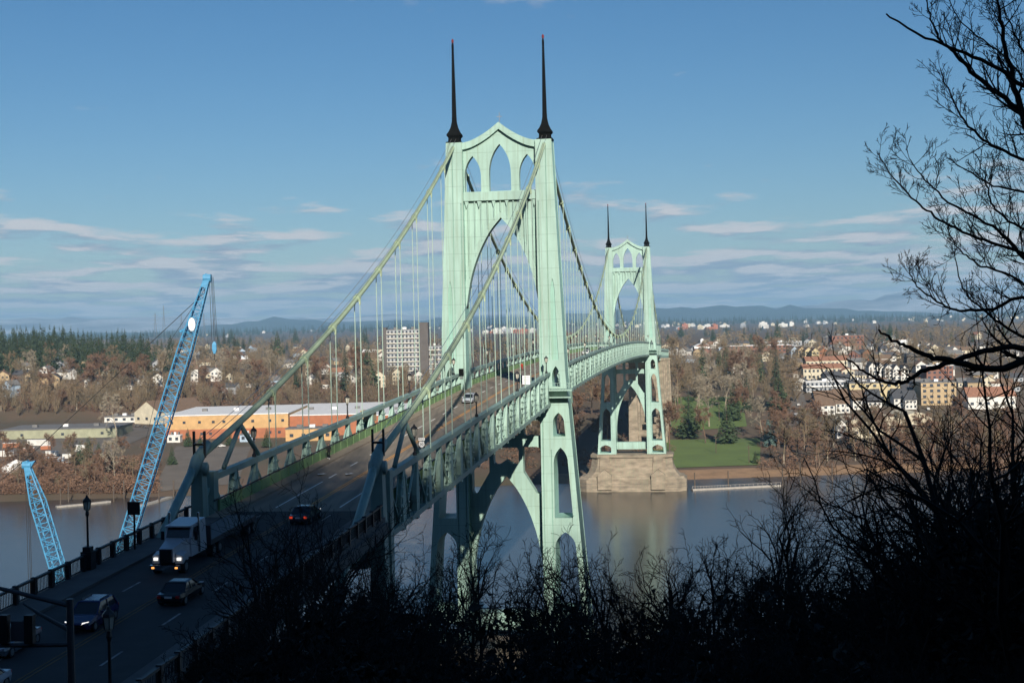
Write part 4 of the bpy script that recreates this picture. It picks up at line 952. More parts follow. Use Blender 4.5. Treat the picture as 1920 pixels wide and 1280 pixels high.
# town on the right
t, W, Hh, s_ = building(1318, 668, 32, 18, 14, 'brick red', 'white', 'gable_front', 'brick hall with white pediment and roof cupola', 'hall', 2, 3, 0, 4)
b = MB(); zt = Hh+3.4; b.box(-1.6, 1.6, 5, 8, zt-1, zt+3); b.build('cupola', TRIM, t); MB().prism([(-2, zt+3), (2, zt+3), (0, zt+4.6)], 4.6, 8.4, 'y').build('cupola_roof', TRIM, t); MB().box(-W/2-.3, W/2+.3, -.4, .2, Hh-1.6, Hh+.1).build('entablature', TRIM, t)
building(1425, 668, 115, 20, 22, 'brick red', 'white', 'flat', 'long brick school block with pale flat roof', 'school', 3, 14)
building(1468, 650, 70, 9, 20, 'grey', 'white', 'flat', 'long pale roofed hall behind the school', 'hall', 1, 8)
for i in range(4): building(1490+i*13, 676+i, 14, 20, 10, ('pale blue', 'tan', 'yellow', 'yellow')[i], 'brown', 'gable_front', ('pale blue', 'tan', 'yellow with cream trim', 'deep yellow')[i]+' gabled apartment bay in the terrace up the street', 'apartment house', 3, 2, 0, 3)
t, W, Hh, s_ = building(1545, 712, 78, 22, 12, 'cream', 'red', 'gable_side', 'cream condominium with terracotta roof above the carports', 'condominium', 2, 10, 0, 2.6)
t, W, Hh, s_ = building(1550, 700, 78, 24, 12, 'cream', 'red', 'gable_side', 'rear cream condominium with terracotta roof and chimneys', 'condominium', 2, 10, 0, 2.6)
building(1590, 716, 24, 20, 12, 'cream', 'red', 'gable_front', 'small cream condominium end with terracotta gable', 'condominium', 2, 3, 0, 2)
t, W, Hh, s_ = building(1547, 736, 72, 20, 14, 'grey', 'white', 'flat', 'dark grey building with white balcony lines', 'apartment block', 2, 9)
for f in range(2): MB().box(-W/2, W/2, -1.4, 0, f*Hh/2+.2, f*Hh/2+1.0).build('balcony', TRIM, t)
for i, (x, y, w_) in enumerate([(1548, 778, 34), (1580, 775, 26), (1612, 768, 26), (1640, 772, 26), (1690, 765, 28), (1708, 768, 22)]):
    for j in range(3): building(x-2*j, y-9*j, w_, 18, 9, 'white' if j == 0 else 'grey', 'brown' if i < 3 else 'dark', 'gable_side', '%s townhouse, %s of the %s row below the yellow flats' % (('white fronted', 'grey sided', 'rear grey')[j], ('first', 'second', 'last')[j], ('brown-roofed west', 'brown-roofed second', 'brown-roofed third', 'dark-roofed fourth', 'dark-roofed fifth', 'dark-roofed east')[i]), 'townhouse', 2, 3, 0, 2.6)
building(1640, 752, 95, 34, 16, 'yellow', 'grey', 'flat', 'yellow flat-roofed apartment block with recessed balconies', 'apartment block', 3, 7)
building(1612, 745, 24, 30, 14, 'tan', 'white', 'flat', 'narrow tan stair block at the end of the yellow flats', 'apartment block', 3, 2)
for i in range(5): building(1636+i*15, 708+i*1.5, 14, 20, 10, 'white', 'dark', 'gable_front', 'white gabled townhouse, %s from the condominiums' % ('first', 'second', 'third', 'fourth', 'fifth')[i], 'townhouse', 3, 2, 0, 3)
building(1590, 655, 60, 26, 18, 'brick red', 'grey', 'flat', 'dark brick mill block on the skyline of the town', 'building', 3, 8); building(1560, 650, 34, 18, 14, 'dark brown', 'grey', 'flat', 'dark brown loft building beside the brick mill', 'building', 3, 4)
building(1760, 760, 66, 42, 18, 'tan', 'grey', 'flat', 'tan apartment building with stacked balconies', 'apartment block', 4, 5)
building(1762, 712, 50, 26, 14, 'brick red', 'white', 'flat', 'brick building with white balconies above the tan block', 'apartment block', 3, 5)
building(1860, 768, 90, 24, 16, 'white', 'red', 'gable_side', 'white hall with red roof glimpsed through branches', 'hall', 1, 6)
building(1725, 680, 50, 16, 14, 'dark brown', 'dark', 'flat', 'low dark building behind the white townhouses', 'building', 2, 5)
for i in range(3): building(1612+i*54, 822-i*6, 54, 22, 34, 'cream', 'grey', 'barrel', 'cream barrel-roofed shed, %s of three by the riverside trees' % ('first', 'middle', 'last')[i], 'shed', 1, 4, 0, 4)
building(1578, 822, 18, 26, 10, 'white', 'grey', 'gable_front', 'small white house beside the barrel-roofed sheds', 'house', 2, 2, 0, 2.5)
building(1380, 700, 30, 12, 12, 'white', 'brown', 'gable_side', 'white bungalow with brown roof behind the park firs', 'house', 1, 3); building(1340, 700, 20, 12, 9, 'grey', 'grey', 'gable_front', 'grey gabled cottage below the brick hall', 'house', 1, 2); building(1362, 702, 20, 12, 9, 'pale blue', 'grey', 'gable_front', 'pale blue cottage below the brick hall', 'house', 1, 2)
# boat yard clutter
for i, (x, y, w_, h_, c) in enumerate([(70, 838, 42, 12, 'white'), (20, 842, 30, 10, 'rust'), (50, 850, 26, 10, 'brick red'), (95, 856, 22, 10, 'white'), (130, 862, 26, 9, 'white'), (100, 868, 36, 9, 'pale blue'), (150, 848, 20, 12, 'white'), (60, 866, 24, 9, 'white'), (12, 858, 24, 12, 'white'), (35, 876, 30, 9, 'grey'), (120, 876, 18, 8, 'brick red'), (85, 846, 18, 9, 'rust')]):
    p = hit(x, y); s_ = F/p.y; W = w_/s_; h_ = h_/s_; t = empty('trailer', p, rnd.uniform(-.3, .3))
    tag(t, '%s box trailer or boat shed parked in the boat yard' % c, 'trailer', 'trailers and sheds in the boat yard')
    MB().box(-W/2, W/2, 0, 2.6, .5, h_).build('box', WALLS[c], t); MB().box(-W/2-.1, W/2+.1, -.1, 2.7, h_, h_+.15).build('roof', TRIM, t); MB().box(-W/2+.5, W/2-.5, .3, 2.3, -.6, .5).build('undercarriage', TYRE, t)
p = hit(30, 885); MB().lathe([(7, 0), (7, 2.6), (.2, 6)], n=10).build('event_tent', TRIM, None, p); tag(bpy.data.objects['event_tent'], 'white peaked tent at the edge of the boat yard', 'tent')
# houses
HSHAPE = {}
def house_parts(kind):
    if kind in HSHAPE: return HSHAPE[kind]
    W, D, Hh, rs, side = {'bungalow': (10, 9, 3.4, 2.6, True), 'two-storey': (8.5, 10, 6.2, 3.0, False), 'long': (14, 8, 4.6, 2.6, True), 'tall': (8, 9, 8.4, 3.2, False)}[kind]
    wl = MB().box(-W/2, W/2, 0, D, -2.5, Hh)
    if side:
        wl.prism([(0, Hh-.05), (D, Hh-.05), (D/2, Hh+rs)], -W/2+.02, W/2-.02, 'x'); rf = MB().prism([(-.5, Hh-.25), (D/2, Hh+rs), (D+.5, Hh-.25), (D+.5, Hh+.1), (D/2, Hh+rs+.4), (-.5, Hh+.1)], -W/2-.5, W/2+.5, 'x')
    else:
        wl.prism([(-W/2+.02, Hh-.05), (W/2-.02, Hh-.05), (0, Hh+rs)], .02, D-.02, 'y'); rf = MB().prism([(-W/2-.5, Hh-.25), (0, Hh+rs), (W/2+.5, Hh-.25), (W/2+.5, Hh+.1), (0, Hh+rs+.4), (-W/2-.5, Hh+.1)], -.5, D+.5, 'y')
    fl = 1 if Hh < 5 else (2 if Hh < 8 else 3); wins = [(-W/2+W*(c+.5)/3, f*Hh/fl+1.0) for f in range(fl) for c in range(3) if not (f == 0 and c == 1)]
    HSHAPE[kind] = (wl.mesh('wall', WALLS['white']), rf.mesh('roof', ROOFS['grey']), MB().box(-.35, .35, D*.5, D*.5+.7, Hh, Hh+rs+1.3).mesh('chimney', WALLS['brick red']), MB().box(-.5, .5, -.07, .05, 0, 2.1).mesh('door', WALLS['dark brown']), wins)
    return HSHAPE[kind]
def omat(o, m):
    o.material_slots[0].link = 'OBJECT'; o.material_slots[0].material = m
def house(p, kind, wall, roof, yaw, where, grp):
    wl, rf, ch, dr, wins = house_parts(kind); t = empty('house', p, yaw)
    tag(t, '%s %s house with %s gabled roof %s' % (wall, kind, roof, where), 'house', grp)
    o = inst(wl, 'wall', t); omat(o, WALLS[wall]); o = inst(rf, 'roof', t); omat(o, ROOFS[roof])
    inst(ch, 'chimney', t); inst(dr, 'door', t)
    for x, z in wins: inst(WINM, 'window', t, (x, -.03, z), sc=(1.3, 1, 1.3))
hl = [(60, 690, 'bungalow', 'white', 'grey'), (105, 692, 'bungalow', 'white', 'dark'), (155, 695, 'two-storey', 'tan', 'brown'), (55, 722, 'two-storey', 'tan', 'brown'), (85, 720, 'long', 'tan', 'brown'), (40, 715, 'long', 'dark brown', 'dark'), (100, 725, 'two-storey', 'tan', 'dark'), (12, 745, 'tall', 'pale blue', 'grey'), (5, 722, 'two-storey', 'tan', 'brown'), (168, 730, 'two-storey', 'white', 'grey'), (150, 690, 'bungalow', 'cream', 'grey'), (195, 705, 'long', 'cream', 'brown'),
      (262, 722, 'bungalow', 'white', 'grey'), (296, 724, 'two-storey', 'white', 'brown'), (235, 732, 'bungalow', 'white', 'grey'), (405, 712, 'two-storey', 'white', 'grey'), (432, 722, 'two-storey', 'cream', 'brown'), (472, 726, 'bungalow', 'white', 'brown'), (425, 738, 'long', 'grey', 'dark'), (450, 682, 'long', 'brick red', 'white'), (520, 722, 'bungalow', 'pale blue', 'grey'), (580, 712, 'tall', 'cream', 'brown'), (585, 725, 'two-storey', 'white', 'grey'), (700, 712, 'two-storey', 'cream', 'brown'), (712, 728, 'tall', 'cream', 'brown'), (655, 722, 'two-storey', 'white', 'grey'), (668, 705, 'bungalow', 'pale blue', 'dark'), (745, 722, 'tall', 'cream', 'brown'), (785, 725, 'tall', 'white', 'dark'), (690, 668, 'long', 'brick red', 'white'), (330, 708, 'bungalow', 'tan', 'grey'), (360, 716, 'two-storey', 'white', 'dark'), (545, 690, 'long', 'white', 'grey'), (615, 730, 'bungalow', 'white', 'brown'),
      (1545, 672, 'two-storey', 'rust', 'brown'), (1560, 676, 'two-storey', 'brick red', 'brown'), (1580, 672, 'two-storey', 'white', 'grey'), (1600, 678, 'two-storey', 'brick red', 'grey'), (1626, 676, 'two-storey', 'rust', 'dark'), (1650, 682, 'two-storey', 'olive', 'grey'), (1610, 690, 'long', 'white', 'grey'), (1560, 690, 'long', 'pale blue', 'grey'), (1680, 672, 'bungalow', 'cream', 'brown'), (1735, 660, 'long', 'brick red', 'white'), (1715, 665, 'two-storey', 'yellow', 'grey'), (1660, 660, 'bungalow', 'grey', 'dark'), (1790, 670, 'two-storey', 'white', 'grey'), (1420, 676, 'bungalow', 'white', 'dark'), (1640, 655, 'bungalow', 'white', 'grey'), (1700, 650, 'long', 'white', 'white')]
for i, (x, y, k_, w_, r_) in enumerate(hl):
    lf = x < 900; house(hit(x, y), k_, w_, r_, rnd.uniform(-.5, .5), 'among bare trees on the bluff' if lf else 'in the town above the park', 'houses on the bluff' if lf else 'houses in the town')
for i in range(110):
    lf = i % 5 < 3; x = rnd.uniform(-10, 830) if lf else rnd.uniform(1240, 1900); y = rnd.uniform(652, 712) if lf else rnd.uniform(636, 680)
    house(hit(x, y), rnd.choice(['bungalow', 'two-storey', 'long']), rnd.choice(['white', 'white', 'cream', 'grey', 'pale blue', 'tan']), rnd.choice(['grey', 'brown', 'dark', 'red']), rnd.uniform(-.6, .6), 'farther back on the wooded plateau', 'houses back on the plateau')
for i in range(46):
    house(hit(rnd.uniform(1500, 1910), rnd.uniform(656, 735)), rnd.choice(['bungalow', 'two-storey', 'long']), rnd.choice(['white', 'white', 'cream', 'grey', 'tan']), rnd.choice(['grey', 'brown', 'dark']), rnd.uniform(-.3, .3), 'in the town above the park', 'houses in the town')
# parked vehicles on the far bank
CARM = MB().loft([[(-.8, -2.1, .3), (.8, -2.1, .3), (.8, -2.1, .75), (-.8, -2.1, .75)], [(-.9, -1.6, .25), (.9, -1.6, .25), (.88, -1.5, .9), (-.88, -1.5, .9)], [(-.9, -.7, .25), (.9, -.7, .25), (.9, -.8, .95), (-.9, -.8, .95)], [(-.9, -.1, .25), (.9, -.1, .25), (.7, 0, 1.42), (-.7, 0, 1.42)], [(-.9, 1.3, .25), (.9, 1.3, .25), (.7, 1.1, 1.42), (-.7, 1.1, 1.42)], [(-.9, 2.1, .3), (.9, 2.1, .3), (.85, 2.1, .95), (-.85, 2.1, .95)]]).mesh('body', WALLS['white'])
for i, (x, y, c) in enumerate([(272, 803, 'dark brown'), (258, 800, 'dark brown'), (232, 805, 'brick red'), (415, 840, 'white'), (395, 843, 'white'), (1497, 762, 'white'), (1500, 770, 'grey'), (1503, 776, 'pale blue'), (1489, 735, 'white'), (1492, 780, 'grey'), (1700, 728, 'brick red'), (1740, 770, 'white')]):
    p = hit(x, y); t = empty('parked_car', p+Vector((0, 0, .3)), rnd.uniform(-.4, .4)+(1.2 if x < 900 else 0)); tag(t, '%s car parked %s' % (c, 'by the factory' if x < 900 else 'along the town street'), 'car', 'cars parked on the far bank')
    o = inst(CARM, 'body', t); omat(o, WALLS[c])
    for sx in (1, -1):
        for y_ in (-1.3, 1.3): inst(WHEELM, 'wheel', t, (sx*.8, y_, .25))
    MB().loft([[(-.82, -.62, .92), (.82, -.62, .92), (.7, 0, 1.36), (-.7, 0, 1.36)], [(-.84, 1.6, .92), (.84, 1.6, .92), (.7, 1.1, 1.36), (-.7, 1.1, 1.36)]]).build('window', GLASS, t)
for i, (x, y) in enumerate([(307, 812), (215, 790), (1480, 690), (1484, 715), (1490, 740), (1505, 790), (1498, 770), (700, 735), (1348, 790), (1404, 870), (1342, 850)]):
    p = hit(x, y); h_ = 12 if y < 800 else 9; t = empty('utility_pole', p); tag(t, 'brown timber utility pole on the far bank', 'utility pole', 'utility poles on the far bank')
    MB().tube([(0, 0, -1), (0, 0, h_)], .18, 6).build('pole', TRUNK, t); MB().box(-1.2, 1.2, -.08, .08, h_-1.2, h_-1.0).build('crossarm', TRUNK, t)
for i, (x, y, h_) in enumerate([(291, 612, 42), (307, 608, 58), (340, 612, 40), (382, 606, 30), (400, 604, 28)]):
    k, m = ray(x, y+14); d = 5200; p = Vector((k*d, d, T(k*d, d))); t = empty('power_pylon', p); tag(t, 'pale lattice power pylon on the distant plain', 'pylon', 'power pylons on the distant plain')
    hh = CAM_H-ray(x, y-h_*.6)[1]*d-p.z; b = MB()
    for a, c in ((1, 1), (1, -1), (-1, 1), (-1, -1)): b.tube([(a*7, c*7, 0), (a*1.5, c*1.5, hh*.7), (a*.6, c*.6, hh)], .5, 4)
    for z in (.62, .76, .9): b.box(-11, 11, -.5, .5, hh*z, hh*z+.8)
    b.build('lattice', STEEL, t)
# ------------------------------------------------------------------ far trees
def grow(mb, p, d, ln, r, lev, rg, P, tips=None):
    """recursive bare branch: polyline with wobble, upward pull and side shoots"""
    n = P['seg'][lev]; pts = [p.copy()]; rad = [r]; q = p.copy(); d = d.normalized(); marks = []
    for i in range(n):
        d = (d+Vector((rg.gauss(0, 1), rg.gauss(0, 1), rg.gauss(0, 1)))*P['wob'][lev]+Vector((0, 0, P['up'][lev]))).normalized()
        q = q+d*(ln/n); pts.append(q.copy()); rad.append(max(P['rmin'], r*(1-(i+1)/n*(1-P['tap'][lev])))); marks.append((q.copy(), d.copy(), rad[-1], (i+1)/n))
    mb.tube(pts, rad, P['sides'][lev], cap=False)
    if tips is not None and lev >= len(P['kids']): tips.append((pts[-1], d))
    if lev < len(P['kids']):
        for c in range(P['kids'][lev]):
            f = P['from'][lev]+(1-P['from'][lev])*(c+rg.random())/P['kids'][lev]; k = min(n-1, int(f*n)); a, dd, rr, _ = marks[k]
            ax = Vector((rg.gauss(0, 1), rg.gauss(0, 1), rg.gauss(0, 1))); ax = (ax-dd*ax.dot(dd)).normalized(); an = P['ang'][lev]*rg.uniform(.7, 1.3)
            nd_ = dd*math.cos(an)+ax*math.sin(an)
            grow(mb, a, nd_, ln*P['len'][lev]*rg.uniform(.65, 1.15)*(1.15-.5*f), min(rr*.75, r*P['rr'][lev]), lev+1, rg, P, tips)
def far_tree(seed, h, spread):
    """bare crown: limbs plus thousands of fine twig slivers"""
    rg = random.Random(seed); tr = MB(); cr = MB()
    P = dict(seg=[5, 4, 3, 2], wob=[.06, .14, .2, .25], up=[.02, .12, .1, .08], tap=[.35, .3, .3, .3], rmin=.035, sides=[6, 4, 3, 3], kids=[9, 5, 4], len=[.55*spread, .5, .5], ang=[.75, .7, .7], rr=[.5, .5, .5])
    P['from'] = [.28, .25, .2]; tips = []
    grow(cr, Vector((0, 0, h*.22)), Vector((rg.gauss(0, .05), rg.gauss(0, .05), 1)), h*.72, .22*h/12, 0, rg, P, tips)
    tr.tube([(0, 0, -1), (0, 0, h*.12), (0, 0, h*.24)], [.34*h/12, .26*h/12, .22*h/12], 7)
    for p, d in tips:
        for k in range(10):
            v = (d+Vector((rg.gauss(0, .6), rg.gauss(0, .6), rg.gauss(0, .5)))).normalized()*rg.uniform(.5, 1.5); s_ = v.cross(Vector((rg.gauss(0, 1), rg.gauss(0, 1), rg.gauss(0, 1)))).normalized()*.07
            cr.add([tuple(p-s_), tuple(p+s_), tuple(p+v)], [(0, 1, 2)])
    return tr, cr
def conifer(seed, h, r, dens=1.0, droop=.25):
    rg = random.Random(seed); tr = MB(); cr = MB(); tr.tube([(0, 0, -1), (0, 0, h*.5), (0, 0, h*.97)], [.03*h, .018*h, .01], 7)
    lv = int(26*dens)
    for i in range(lv):
        t = i/(lv-1); z = h*(.08+.9*t); rr = r*(1-t)**.8*rg.uniform(.75, 1.15)+.15; nb = max(4, int(11*(1-t*.6)))
        for k in range(nb):
            a = 2*math.pi*(k+rg.random())/nb; L_ = rr*rg.uniform(.65, 1.2); c, s_ = math.cos(a), math.sin(a); w_ = L_*.22+.12; zt = z+L_*rg.uniform(-.05, .15); ze = z-L_*droop*rg.uniform(.4, 1.6)
            m1 = (c*L_*.55, s_*L_*.55, (zt+ze)/2+.12*L_)
            cr.add([(0, 0, zt), (m1[0]-s_*w_, m1[1]+c*w_, m1[2]-.2*w_), (c*L_, s_*L_, ze), (m1[0]+s_*w_, m1[1]-c*w_, m1[2]-.2*w_), m1], [(0, 1, 4), (0, 4, 3), (1, 2, 4), (4, 2, 3)])
            for q in range(2):
                f = rg.uniform(.5, .95); u_ = rg.uniform(-1, 1)*w_*1.3
                cr.add([(c*L_*f-s_*u_, s_*L_*f+c*u_, z+(ze-z)*f+.1), (c*L_*(f+.12)-s_*u_*1.6, s_*L_*(f+.12)+c*u_*1.6, z+(ze-z)*f-.35), (c*L_*(f-.1)-s_*u_*1.5, s_*L_*(f-.1)+c*u_*1.5, z+(ze-z)*f-.5)], [(0, 1, 2)])
    return tr, cr
BARE = []
for i, (h, sp_, m) in enumerate([(14, 1.0, BARKF), (16, .85, BARKF), (12, 1.15, BARKR), (18, .7, BARKF), (13, 1.2, BARKP), (10, 1.0, BARKR)]):
    tr, cr = far_tree(100+i, h, sp_); BARE.append((tr.mesh('trunk', BARKP if i in (3, 4) else TRUNK), cr.mesh('crown', m, fix=False), h))
FIRS = []
for i, (h, r, m, dp) in enumerate([(24, 4.6, FIR, .25), (28, 4.2, FIR, .3), (20, 5.2, FIR2, .15), (16, 4.6, FIR2, .1), (15, 4.2, SPRUCE, .2)]):
    tr, cr = conifer(200+i, h, r, 1.0, dp); FIRS.append((tr.mesh('trunk', TRUNK), cr.mesh('crown', m, fix=False), h))
def tree(kinds, i, p, sc, rz, name, label, group, whole=True):
    tr, cr, h = kinds[i]
    t = empty(name, p, rz); t.scale = (sc, sc, sc*rnd.uniform(.9, 1.1)); tag(t, label, 'tree', group)
    inst(tr, 'trunk', t); inst(cr, 'crown', t)
def put_conifer(px, py, hpx, i, label, group=None):
    p = hit(px, py); h = hpx*p.y/F; tree(FIRS, i, p, h/FIRS[i][2], rnd.uniform(0, 6), 'conifer_tree', label, group)
# park trees standing on the lawn
for px, py, hp, i, lb in [(1292, 822, 92, 2, 'broad dark cedar at the edge of the park lawn'), (1363, 832, 85, 3, 'rounded green fir on the park lawn'), (1443, 838, 62, 4, 'blue spruce beside the park lawn'), (1455, 725, 85, 1, 'tall narrow fir rising beside the street'), (1318, 712, 62, 2, 'first dark cedar in the row above the park'), (1348, 705, 52, 2, 'second dark cedar in the row above the park'), (1362, 706, 56, 2, 'third dark cedar in the row above the park'), (1405, 716, 58, 2, 'fourth dark cedar in the row above the park'), (1425, 718, 60, 2, 'fifth dark cedar in the row above the park'), (1375, 790, 70, 3, 'green fir behind the lawn path'), (1400, 775, 75, 0, 'dark fir in the middle of the park'), (1460, 770, 78, 3, 'bushy green pine by the street corner'), (1416, 870, 26, 3, 'small dark fir near the beach'), (1458, 640, 42, 2, 'large spreading evergreen on the town skyline'),
        (185, 690, 66, 1, 'tall fir standing alone before the conifer wood'), (33, 694, 70, 0, 'dark fir beside the white bungalow'), (75, 694, 52, 2, 'bushy cedar between the bluff houses'), (130, 695, 44, 3, 'round-topped green fir on the bluff'), (420, 660, 48, 1, 'slim fir above the bluff houses'), (440, 668, 46, 0, 'dark fir behind the bluff houses'), (520, 672, 52, 2, 'broad cedar above the factory'), (510, 690, 54, 0, 'dark fir above the factory'), (555, 730, 60, 1, 'tall fir behind the bridge cable'), (648, 738, 88, 1, 'tall dark fir behind the bridge ropes'), (690, 730, 84, 2, 'layered cedar left of the apartment tower'), (740, 625, 26, 0, 'fir top beside the apartment tower roof'), (352, 838, 34, 3, 'pine at the factory entrance'), (375, 838, 24, 3, 'small pine at the factory'), (430, 835, 34, 2, 'dark pine beside the blue shed'), (500, 840, 38, 3, 'spreading pine by the car park'), (322, 872, 40, 2, 'cypress on the car park island'), (165, 868, 56, 2, 'dense dark yew above the boat yard slope'), (185, 872, 48, 2, 'second dark yew above the boat yard slope'), (150, 874, 44, 3, 'olive green yew beside the boat yard')]:
    put_conifer(px, py, hp, i, lb)
# scattered skyline conifers
for i in range(46):
    px = rnd.choice([rnd.uniform(300, 840), rnd.uniform(1230, 1900)]); py = rnd.uniform(645, 668) if px < 900 else rnd.uniform(630, 648)
    put_conifer(px, py, rnd.uniform(18, 34), rnd.choice([0, 1, 2, 3]), 'conifer rising above the bare woods of the plateau', 'conifers scattered over the plateau')
# bare trees: placed by patches of the bank
def put_bare(px, py, hp, i, label, group):
    p = hit(px, py); h = hp*p.y/F; tree(BARE, i, p, h/BARE[i][2], rnd.uniform(0, 6), 'bare_tree', label, group)
for px, py, hp, i, lb in [(1329, 800, 62, 4, 'pale spreading bare tree in the upper park'), (1322, 832, 50, 5, 'small bare tree at the lawn edge'), (1255, 848, 68, 5, 'thin reddish bare tree beside the pier'), (1395, 768, 60, 4, 'pale bare maple in the park'), (1428, 822, 62, 4, 'pale fan-shaped bare tree behind the spruce'), (1385, 740, 60, 2, 'broad reddish bare tree above the park'), (1270, 770, 76, 0, 'bare tree beside the approach piers'), (1245, 760, 62, 1, 'bare tree at the foot of the approach viaduct'), (218, 828, 60, 4, 'large pale bare tree behind the boat yard'), (160, 905, 62, 3, 'pale leaning bare tree on the shore'), (215, 912, 64, 4, 'crooked pale bare tree on the shore')]:
    p = hit(px, py); h = hp*p.y/F; tree(BARE, i, p, h/BARE[i][2], rnd.uniform(0, 6), 'bare_tree', lb, None)
BZ = [((0, 700), (712, 775), 62, (30, 54), 'bare brown tree on the bluff slope above the factories', 'bare trees on the bluff slope', (0, 1, 3, 5)),
      ((0, 860), (690, 720), 42, (28, 46), 'bare tree between the bluff houses', 'bare trees between the bluff houses', (0, 1, 2, 4)),
      ((0, 300), (866, 932), 34, (28, 50), 'bare tree on the brushy far shore', 'bare trees on the far shore', (0, 2, 3, 5)),
      ((1440, 1900), (835, 884), 52, (40, 72), 'slender pale bare tree in the riverside grove', 'bare trees in the riverside grove', (1, 3, 5, 3)),
      ((1225, 1490), (690, 790), 40, (34, 56), 'bare brown tree in the park wood', 'bare trees in the park wood', (0, 1, 2, 4)),
      ((1060, 1150), (700, 850), 18, (44, 66), 'bare tree behind the far tower pier', 'bare trees behind the bridge', (0, 1, 2)),
      ((860, 1060), (705, 850), 20, (40, 60), 'bare tree seen beneath the bridge deck', 'bare trees beneath the bridge', (0, 1, 3)),
      ((1460, 1900), (655, 730), 20, (16, 28), 'small bare tree among the town houses', 'bare trees among the town houses', (0, 1, 2))]
for (xa, xb), (ya, yb), n, (ha, hb_), lb, gp, kk in BZ:
    for i in range(n): put_bare(rnd.uniform(xa, xb), rnd.uniform(ya, yb), rnd.uniform(ha, hb_), rnd.choice(kk), lb, gp)
# ---- stuff: woods that read as one mass
def scatter(name, label, pts, protos, m):
    """one mesh made of many tiny tree copies"""
    V = []; Fc = []; o = 0
    for (p, sc, rz) in pts:
        v, f = protos[int(abs(p[0]*13.7)) % len(protos)]; c, s_ = math.cos(rz), math.sin(rz)
        w_ = np.stack([(v[:, 0]*c-v[:, 1]*s_)*sc+p[0], (v[:, 0]*s_+v[:, 1]*c)*sc+p[1], v[:, 2]*sc+p[2]], 1); V.append(w_); Fc.append(f+o); o += len(v)
    V = np.concatenate(V); Fc = np.concatenate(Fc); me = bpy.data.meshes.new(name); me.vertices.add(len(V)); me.vertices.foreach_set('co', V.ravel())
    me.loops.add(len(Fc)*3); me.loops.foreach_set('vertex_index', Fc.ravel().astype(np.int32)); me.polygons.add(len(Fc)); me.polygons.foreach_set('loop_start', np.arange(0, len(Fc)*3, 3, dtype=np.int32)); me.polygons.foreach_set('loop_total', np.full(len(Fc), 3, dtype=np.int32))
    me.update(); me.materials.append(m); ob = bpy.data.objects.new(name, me); COL.objects.link(ob); tag(ob, label, 'trees', kind='stuff'); return ob
def tuft(seed, n, rx, rz0, rz1, w_):
    rg = np.random.RandomState(seed); a = rg.uniform(0, 6.28, n); r = rx*np.sqrt(rg.uniform(0, 1, n)); z = rg.uniform(rz0, rz1, n); r = r*np.sqrt(np.clip(1-((z-(rz0+rz1)/2)/((rz1-rz0)/2))**2, .15, 1))
    c = np.stack([r*np.cos(a), r*np.sin(a), z], 1); v = (c[:, None, :]+rg.normal(0, w_, (n, 3, 3))).reshape(-1, 3); return v, np.arange(n*3).reshape(-1, 3)
def spike(seed, n, rx, h):
    rg = np.random.RandomState(seed); t = rg.uniform(0, 1, n); a = rg.uniform(0, 6.28, n); r = rx*(1-t)*rg.uniform(.3, 1, n); c = np.stack([r*np.cos(a), r*np.sin(a), h*(.05+.93*t)], 1)
    v = (c[:, None, :]+rg.normal(0, 1, (n, 3, 3))*np.array([.8, .8, .9])*(1.25-t)[:, None, None]).reshape(-1, 3); return v, np.arange(n*3).reshape(-1, 3)
TW = [tuft(i, 130, 5.5, 2, 12, .55) for i in range(4)]; SP = [spike(20+i, 170, 4.4, 24) for i in range(4)]; BR = [tuft(40+i, 190, 2.8, 0, 3.4, .2) for i in range(3)]
pts = []
for i in range(600):
    d = rnd.uniform(1090, 1480); x = rnd.uniform(-.46, -.265+.03*rnd.random())*d; pts.append(((x, d, T(x, d)), rnd.choice([rnd.uniform(.7, 1.1), rnd.uniform(1.0, 1.4)]), rnd.uniform(0, 6)))
scatter('conifer_wood', 'dense dark conifer wood on the ridge behind the bluff houses', pts, SP, FIR)
def vase(seed, n):
    rg = np.random.RandomState(seed); a = rg.uniform(0, 6.28, n); t = rg.uniform(.15, 1, n); r = 4.6*t*np.sqrt(rg.uniform(0, 1, n))*np.sqrt(np.clip(1.15-t*.75, .1, 1)); b0 = np.stack([r*np.cos(a), r*np.sin(a), 13*t*rg.uniform(.8, 1, n)], 1)
    dr = np.stack([r*np.cos(a)*.35, r*np.sin(a)*.35, rg.uniform(.8, 2.4, n)], 1)+rg.normal(0, .45, (n, 3)); sd = rg.normal(0, .055, (n, 3)); v = np.stack([b0-sd, b0+sd, b0+dr], 1).reshape(-1, 3)
    tk = np.array([[-.18, 0, -1], [.18, 0, -1], [0, 0, 9], [0, -.18, -1], [0, .18, -1], [0, 0, 9]]); return np.concatenate([v, tk]), np.arange(n*3+6).reshape(-1, 3)
VS = [vase(80+i, 420) for i in range(4)]; pts = []
for i in range(620):
    r_ = rnd.random()
    if r_ < .1: px, py = rnd.uniform(-10, 300), rnd.uniform(745, 782)
    elif r_ < .4: px, py = rnd.uniform(-10, 840), rnd.uniform(712, 772)
    elif r_ < .7: px, py = rnd.uniform(-10, 850), rnd.uniform(664, 712)
    elif r_ < .85: px, py = rnd.uniform(1230, 1500), rnd.uniform(664, 760)
    else: px, py = rnd.uniform(1500, 1900), rnd.uniform(640, 700)
    p = hit(px, py); pts.append((tuple(p), rnd.uniform(.75, 1.25), rnd.uniform(0, 6)))
scatter('bluff_woods', 'brown leafless woods filling the bluff between the houses', pts, VS, BARKF)
pts = []
for i in range(1500):
    d = rnd.uniform(1150, 4800)**1.0; a = rnd.uniform(-.5, .5); x = a*d; pts.append(((x, d, T(x, d)), rnd.uniform(.8, 1.3), rnd.uniform(0, 6)))
scatter('bare_woodland', 'brown leafless woodland covering the plateau to the plain', pts, TW, BARKF)
pts = []
